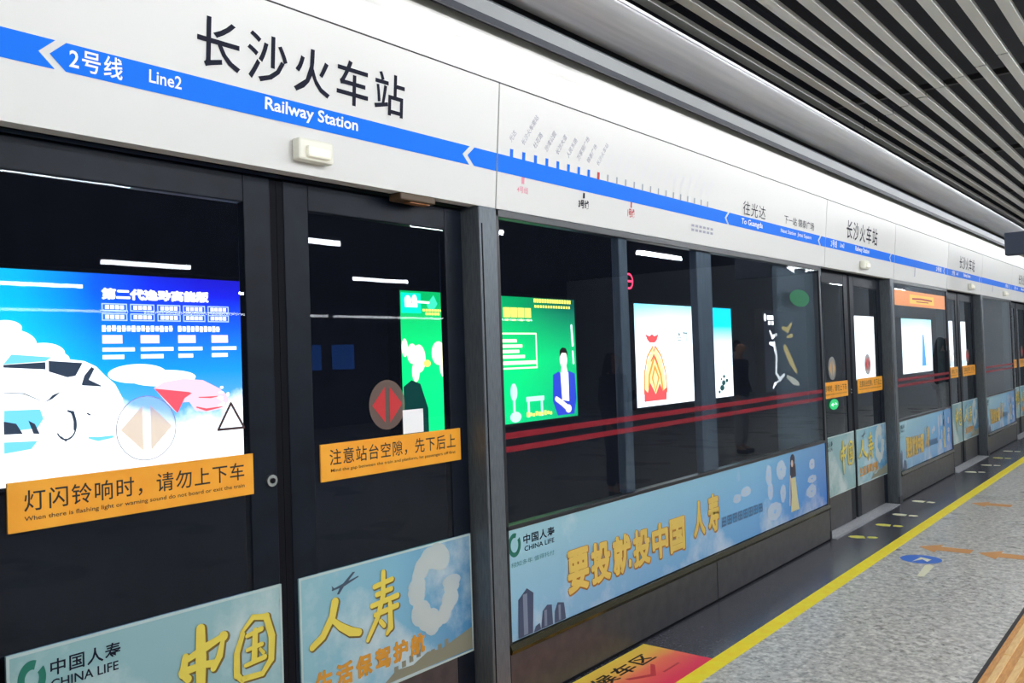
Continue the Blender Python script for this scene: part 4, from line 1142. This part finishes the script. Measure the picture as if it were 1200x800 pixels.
# --- 5..7 white adverts
m = print_mat('white_advert_film', [(-1.5, (1, 1, 1, 1)), (1.5, (1, 1, 0.98, 1))], [(-0.72, (0.94, 1, 0.92, 1)), (-0.4, (1, 1, 1, 1)), (0.72, (1, 1, 1, 1))], 0.5, 0.0, emit=BOXES)
t, d = light_box(19.0, 22.05, m, 'plain white lit advert with green sprigs behind the second doorway')
p = MB()
for (cy, cz) in ((19.35, 1.02), (19.55, 1.0), (19.85, 1.04), (20.1, 1.0)):
    p.stroke([(cy, cz - 0.08, .6), (cy + 0.02, cz + 0.05, 1)], 0.05, X2)
p.build('sprig_picture', lit('lit_sprig', (0.45, 0.62, 0.30), 0.6), d)
m = print_mat('cyan_advert_film', [(-1.5, (0.75, 0.97, 0.98, 1)), (0.5, (1, 1, 1, 1)), (1.5, (0.75, 0.97, 0.98, 1))], [(-0.72, (1, 1, 1, 1)), (0.3, (0.95, 1, 1, 1)), (0.72, (0.15, 0.72, 0.78, 1))], 0.65, 0.0, emit=BOXES)
t, d = light_box(23.1, 26.15, m, 'white and cyan lit advert with a blue tower behind the third screen')
p = MB(); p.poly([(25.0, 0.95), (25.45, 0.95), (25.38, 1.35), (25.30, 1.80), (25.16, 1.80), (25.10, 1.35)], X2); p.build('tower_picture', lit('lit_tower_blue', (0.05, 0.35, 0.85), 0.8), d)
t, d = light_box(27.5, 30.5, MATS['white_advert_film'], 'farthest narrow looking white lit advert behind the third doorway')
p = MB(); p.rect(27.6, 30.4, 0.84, 1.0, X2); p.build('footer_picture', lit('lit_footer', (0.8, 0.9, 0.95), 0.7), d)

# red trackside signal between two light boxes
t = thing('signal_sign', 'round glowing red sign half hidden behind a mullion', 'sign', (-3.8, 10.05, 2.525))
MB().tube((-3.85, 10.05, 2.525), (-3.74, 10.05, 2.525), 0.135, 28).build('housing', M_RUBBER, t)
p = MB().ring(10.05, 2.525, 0.085, 0.085, 0.112, 0.112, -3.735, 36); p.rect(9.98, 10.13, 2.511, 2.539, -3.735)
p.build('symbol', mat('red_symbol_glow', (0.2, 0.0, 0.0), 0.4, emit=(1.0, 0.04, 0.10), strength=3.2), t)

# ================================================================== HANGING SIGN
t = thing('hanging_sign', 'dark hanging direction sign cut by the right picture edge, arrow mirrored in the glass', 'sign', (1.6, 11.0, 2.5))
MB().rbox(0.625, 2.60, 11.0, 11.14, 2.50, 2.755, 0.01).build('case', mat('sign_case_blue_grey', lin(58, 68, 86), 0.4), t)
M_SIGNW = mat('sign_white_glow', (0.8, 0.8, 0.8), 0.4, emit=(1, 1, 1), strength=7.0)
def facing(mb):       # lettering drawn on the yz plane, turned to face the viewer (-y)
    mb.v = [(v[1], 10.994, v[2]) for v in mb.v]
    return mb
p = MB(); p.poly([(1.88, 2.595), (1.775, 2.675), (1.775, 2.622), (1.67, 2.622), (1.67, 2.568), (1.775, 2.568), (1.775, 2.515)], 0)
facing(p).build('arrow', M_SIGNW, t)
p = MB().text('出', 1.48, 1.63, 2.515, 2.672, 0, 0.03)
facing(p).build('lettering', M_SIGNW, t)
for x in (0.9, 2.3):
    MB().tube((x, 11.07, 2.75), (x, 11.07, 4.0), 0.012, 10).build('rod', M_DARKALU, t)

# small lit screens on the far wall, mirrored in the nearest right leaf
for (a, b, nm, c_, k_) in ((11.43, 11.76, 'narrow pale', (0.75, 0.85, 0.8), 1.6), (12.42, 12.95, 'first blue', (0.02, 0.16, 0.75), 3.0), (13.27, 13.97, 'broader second blue', (0.02, 0.16, 0.75), 3.0)):
    t = thing('wall_screen', '%s lit screen on the dark far wall, mirrored in the nearest doorway' % nm, 'screen', (13.97, (a + b) / 2, 1.4), 'lit screens mirrored in the door glass')
    MB().rbox(13.935, 14.0, a - 0.03, b + 0.03, 1.36, 2.03, 0.006).build('case', M_RUBBER, t)
    MB().box(13.930, 13.936, a, b, 1.39, 2.0).build('display', mat('screen_glow_' + nm.replace(' ', '_'), (0.02, 0.02, 0.02), 0.4, emit=c_, strength=k_), t)

# ================================================================== PEOPLE (seen mirrored in the glass)
def skinned(name, nodes, edges, m, parent, sub=2, extra=None):
    me = bpy.data.meshes.new(name)
    me.from_pydata([n_[0] for n_ in nodes], edges, [])
    o = bpy.data.objects.new(name, me)
    COL.objects.link(o)
    o.modifiers.new('skin', 'SKIN')
    sd = me.skin_vertices[0].data
    for i, n_ in enumerate(nodes):
        r_ = n_[1]
        sd[i].radius = r_ if isinstance(r_, tuple) else (r_, r_)
        sd[i].use_root = (i == 0)
    s_ = o.modifiers.new('sub', 'SUBSURF'); s_.levels = sub; s_.render_levels = sub
    dg = bpy.context.evaluated_depsgraph_get()
    m2 = bpy.data.meshes.new_from_object(o.evaluated_get(dg))
    V = [tuple(v.co) for v in m2.vertices]; F = [tuple(p_.vertices) for p_ in m2.polygons]
    bpy.data.objects.remove(o); bpy.data.meshes.remove(me); bpy.data.meshes.remove(m2)
    mb = MB().add(V, F)
    if extra:
        extra(mb)
    me = bpy.data.meshes.new(name); me.from_pydata(mb.v, [], mb.f); me.update()
    for p_ in me.polygons: p_.use_smooth = True
    me.materials.append(m)
    o = bpy.data.objects.new(name, me)
    COL.objects.link(o); o.parent = parent
    return o

M_SKIN = mat('skin', lin(206, 160, 134), 0.5)
M_HAIR = mat('black_hair', lin(24, 20, 20), 0.4)
M_SHOEL = mat('shoe_leather', lin(30, 28, 30), 0.4)
def person(x, y, face, h, coat, trousers, label, long_hair=True, raised=False):
    """stands at (x, y) looking along angle face; h = height"""
    t = thing('person', label, 'person', (x, y, 0.0))
    t.rotation_euler = (0, 0, face - math.pi / 2)
    k = h / 1.68
    t.scale = (k, k, k)
    N = [((0, 0, 0.93), (0.15, 0.11)), ((0, 0, 1.08), (0.125, 0.095)), ((0, 0, 1.26), (0.15, 0.105)), ((0, 0, 1.37), (0.10, 0.085)), ((0, 0.0, 1.44), 0.052),
         ((0, 0.012, 1.50), 0.050), ((0, 0.028, 1.545), (0.062, 0.078)), ((0, 0.018, 1.60), (0.076, 0.094)), ((0, 0.008, 1.645), (0.056, 0.070))]
    E = [(0, 1), (1, 2), (2, 3), (3, 4), (4, 5), (5, 6), (6, 7), (7, 8)]
    arms = []
    def add(p_, r_, par):
        N.append((p_, r_)); E.append((par, len(N) - 1)); return len(N) - 1
    for s_ in (-1, 1):
        a_ = add((s_ * 0.085, 0, 0.86), 0.088, 0); a_ = add((s_ * 0.092, 0.012, 0.48), 0.056, a_); a_ = add((s_ * 0.095, -0.012, 0.27), 0.050, a_)
        a_ = add((s_ * 0.095, -0.02, 0.09), 0.036, a_); add((s_ * 0.105, 0.12, 0.035), 0.032, a_)
        if raised and s_ == 1:
            pts = [(0.165, 0, 1.36), (0.215, 0.03, 1.10), (0.13, 0.24, 1.20), (0.11, 0.31, 1.235)]
        else:
            pts = [(s_ * 0.165, 0, 1.36), (s_ * 0.215, -0.015, 1.10), (s_ * 0.235, 0.06, 0.87), (s_ * 0.238, 0.075, 0.80)]
        a_ = add(pts[0], 0.056, 3); a_ = add(pts[1], 0.042, a_); w_ = add(pts[2], 0.028, a_); pm = add(pts[3], (0.020, 0.036), w_)
        arms.append(pts)
        d_ = (Vector(pts[3]) - Vector(pts[2])).normalized()
        side_ = Vector((0, 1, 0)) if abs(d_.y) < 0.6 else Vector((0, 0, 1))
        inn = Vector((-s_, 0, 0))
        for j, (off, ln_) in enumerate(((0.030, 0.068), (0.010, 0.078), (-0.010, 0.072), (-0.029, 0.056))):
            b0 = Vector(pts[3]) + side_ * off + d_ * 0.018
            f1 = b0 + d_ * ln_ * 0.5 + inn * 0.006; f2 = b0 + d_ * ln_ * 0.85 + inn * 0.026
            q_ = add(tuple(b0), 0.0095, pm); q_ = add(tuple(f1), 0.0085, q_); add(tuple(f2), 0.007, q_)
        th0 = Vector(pts[3]) + side_ * 0.034 - d_ * 0.025
        q_ = add(tuple(th0), 0.011, w_); q_ = add(tuple(th0 + side_ * 0.022 + d_ * 0.03 + inn * 0.01), 0.0095, q_); add(tuple(th0 + side_ * 0.026 + d_ * 0.058 + inn * 0.02), 0.008, q_)
    def facebits(mb):
        mb.ball((0, 0.118, 1.582), 0.012, 0.018, 0.020, 8)
        mb.ball((0, 0.104, 1.540), 0.022, 0.010, 0.008, 8)
        for s_ in (-1, 1):
            mb.ball((s_ * 0.078, 0.012, 1.585), 0.010, 0.020, 0.030, 8)
    body = skinned('body', N, E, M_SKIN, t, 2, facebits)
    for s_ in (-1, 1):
        MB().ball((s_ * 0.030, 0.100, 1.603), 0.013, 0.008, 0.008, 8).smooth().build('eye', mat('eye_dark', lin(30, 24, 22), 0.3)).parent = body
    CN = [((0, 0, 0.80), (0.20, 0.15)), ((0, 0, 0.95), (0.185, 0.14)), ((0, 0, 1.08), (0.155, 0.12)), ((0, 0, 1.26), (0.172, 0.125)), ((0, 0, 1.37), (0.122, 0.105)), ((0, 0.0, 1.425), (0.072, 0.07))]
    CE = [(0, 1), (1, 2), (2, 3), (3, 4), (4, 5)]
    for pts in arms:
        CN.append((pts[0], 0.078)); CE.append((4, len(CN) - 1)); CN.append((pts[1], 0.062)); CE.append((len(CN) - 2, len(CN) - 1)); CN.append((pts[2], 0.046)); CE.append((len(CN) - 2, len(CN) - 1))
    skinned('coat', CN, CE, coat, t, 2)
    TN = [((0, 0, 0.94), (0.165, 0.125))]; TE = []
    for s_ in (-1, 1):
        b_ = len(TN)
        TN += [((s_ * 0.088, 0, 0.84), 0.102), ((s_ * 0.093, 0.012, 0.48), 0.074), ((s_ * 0.095, -0.014, 0.11), 0.060)]
        TE += [(0, b_), (b_, b_ + 1), (b_ + 1, b_ + 2)]
    skinned('trousers', TN, TE, trousers, t, 2)
    for s_ in (-1, 1):
        skinned('shoe', [((s_ * 0.095, -0.045, 0.045), 0.043), ((s_ * 0.10, 0.05, 0.04), 0.044), ((s_ * 0.108, 0.15, 0.034), 0.034)], [(0, 1), (1, 2)], M_SHOEL, t, 2)
    if long_hair:
        HN = [((0, 0.0, 1.665), (0.075, 0.085)), ((0, -0.045, 1.61), (0.092, 0.066)), ((0, -0.065, 1.50), (0.098, 0.050)), ((0, -0.085, 1.38), (0.105, 0.042)), ((0, -0.10, 1.28), (0.080, 0.030))]
        for s_ in (-1, 1):
            HN += [((s_ * 0.080, 0.010, 1.60), 0.024), ((s_ * 0.088, 0.015, 1.50), 0.024), ((s_ * 0.085, 0.03, 1.40), 0.018)]
        HE = [(0, 1), (1, 2), (2, 3), (3, 4), (1, 5), (5, 6), (6, 7), (1, 8), (8, 9), (9, 10)]
    else:
        HN = [((0, 0.03, 1.672), (0.066, 0.060)), ((0, -0.035, 1.655), (0.082, 0.070)), ((0, -0.062, 1.58), (0.080, 0.046)), ((0, -0.055, 1.52), (0.058, 0.034))]
        HE = [(0, 1), (1, 2), (2, 3)]
    skinned('hair', HN, HE, M_HAIR, t, 2)
    return t
M_COATB = noise_mat('black_coat', lin(24, 24, 28), lin(34, 34, 38), 20, 0.8)
M_COATN = noise_mat('navy_coat', lin(30, 32, 44), lin(40, 42, 56), 20, 0.8)
M_TROB = noise_mat('dark_trousers', lin(30, 30, 34), lin(40, 40, 44), 20, 0.8)
M_TROW = noise_mat('pale_trousers', lin(176, 178, 182), lin(196, 198, 200), 20, 0.8)
person(2.62, 7.85, math.pi, 1.56, M_COATB, M_TROB, 'person in a black coat mirrored between the green and pouch adverts', True, True)
person(1.20, 16.15, math.pi * 0.8, 1.66, M_COATB, M_TROW, 'long-haired person in black mirrored beside the cyan advert', True)
person(3.05, 12.0, math.pi, 1.66, M_COATN, M_TROW, 'person in a navy coat and pale trousers mirrored in the long screen', False)
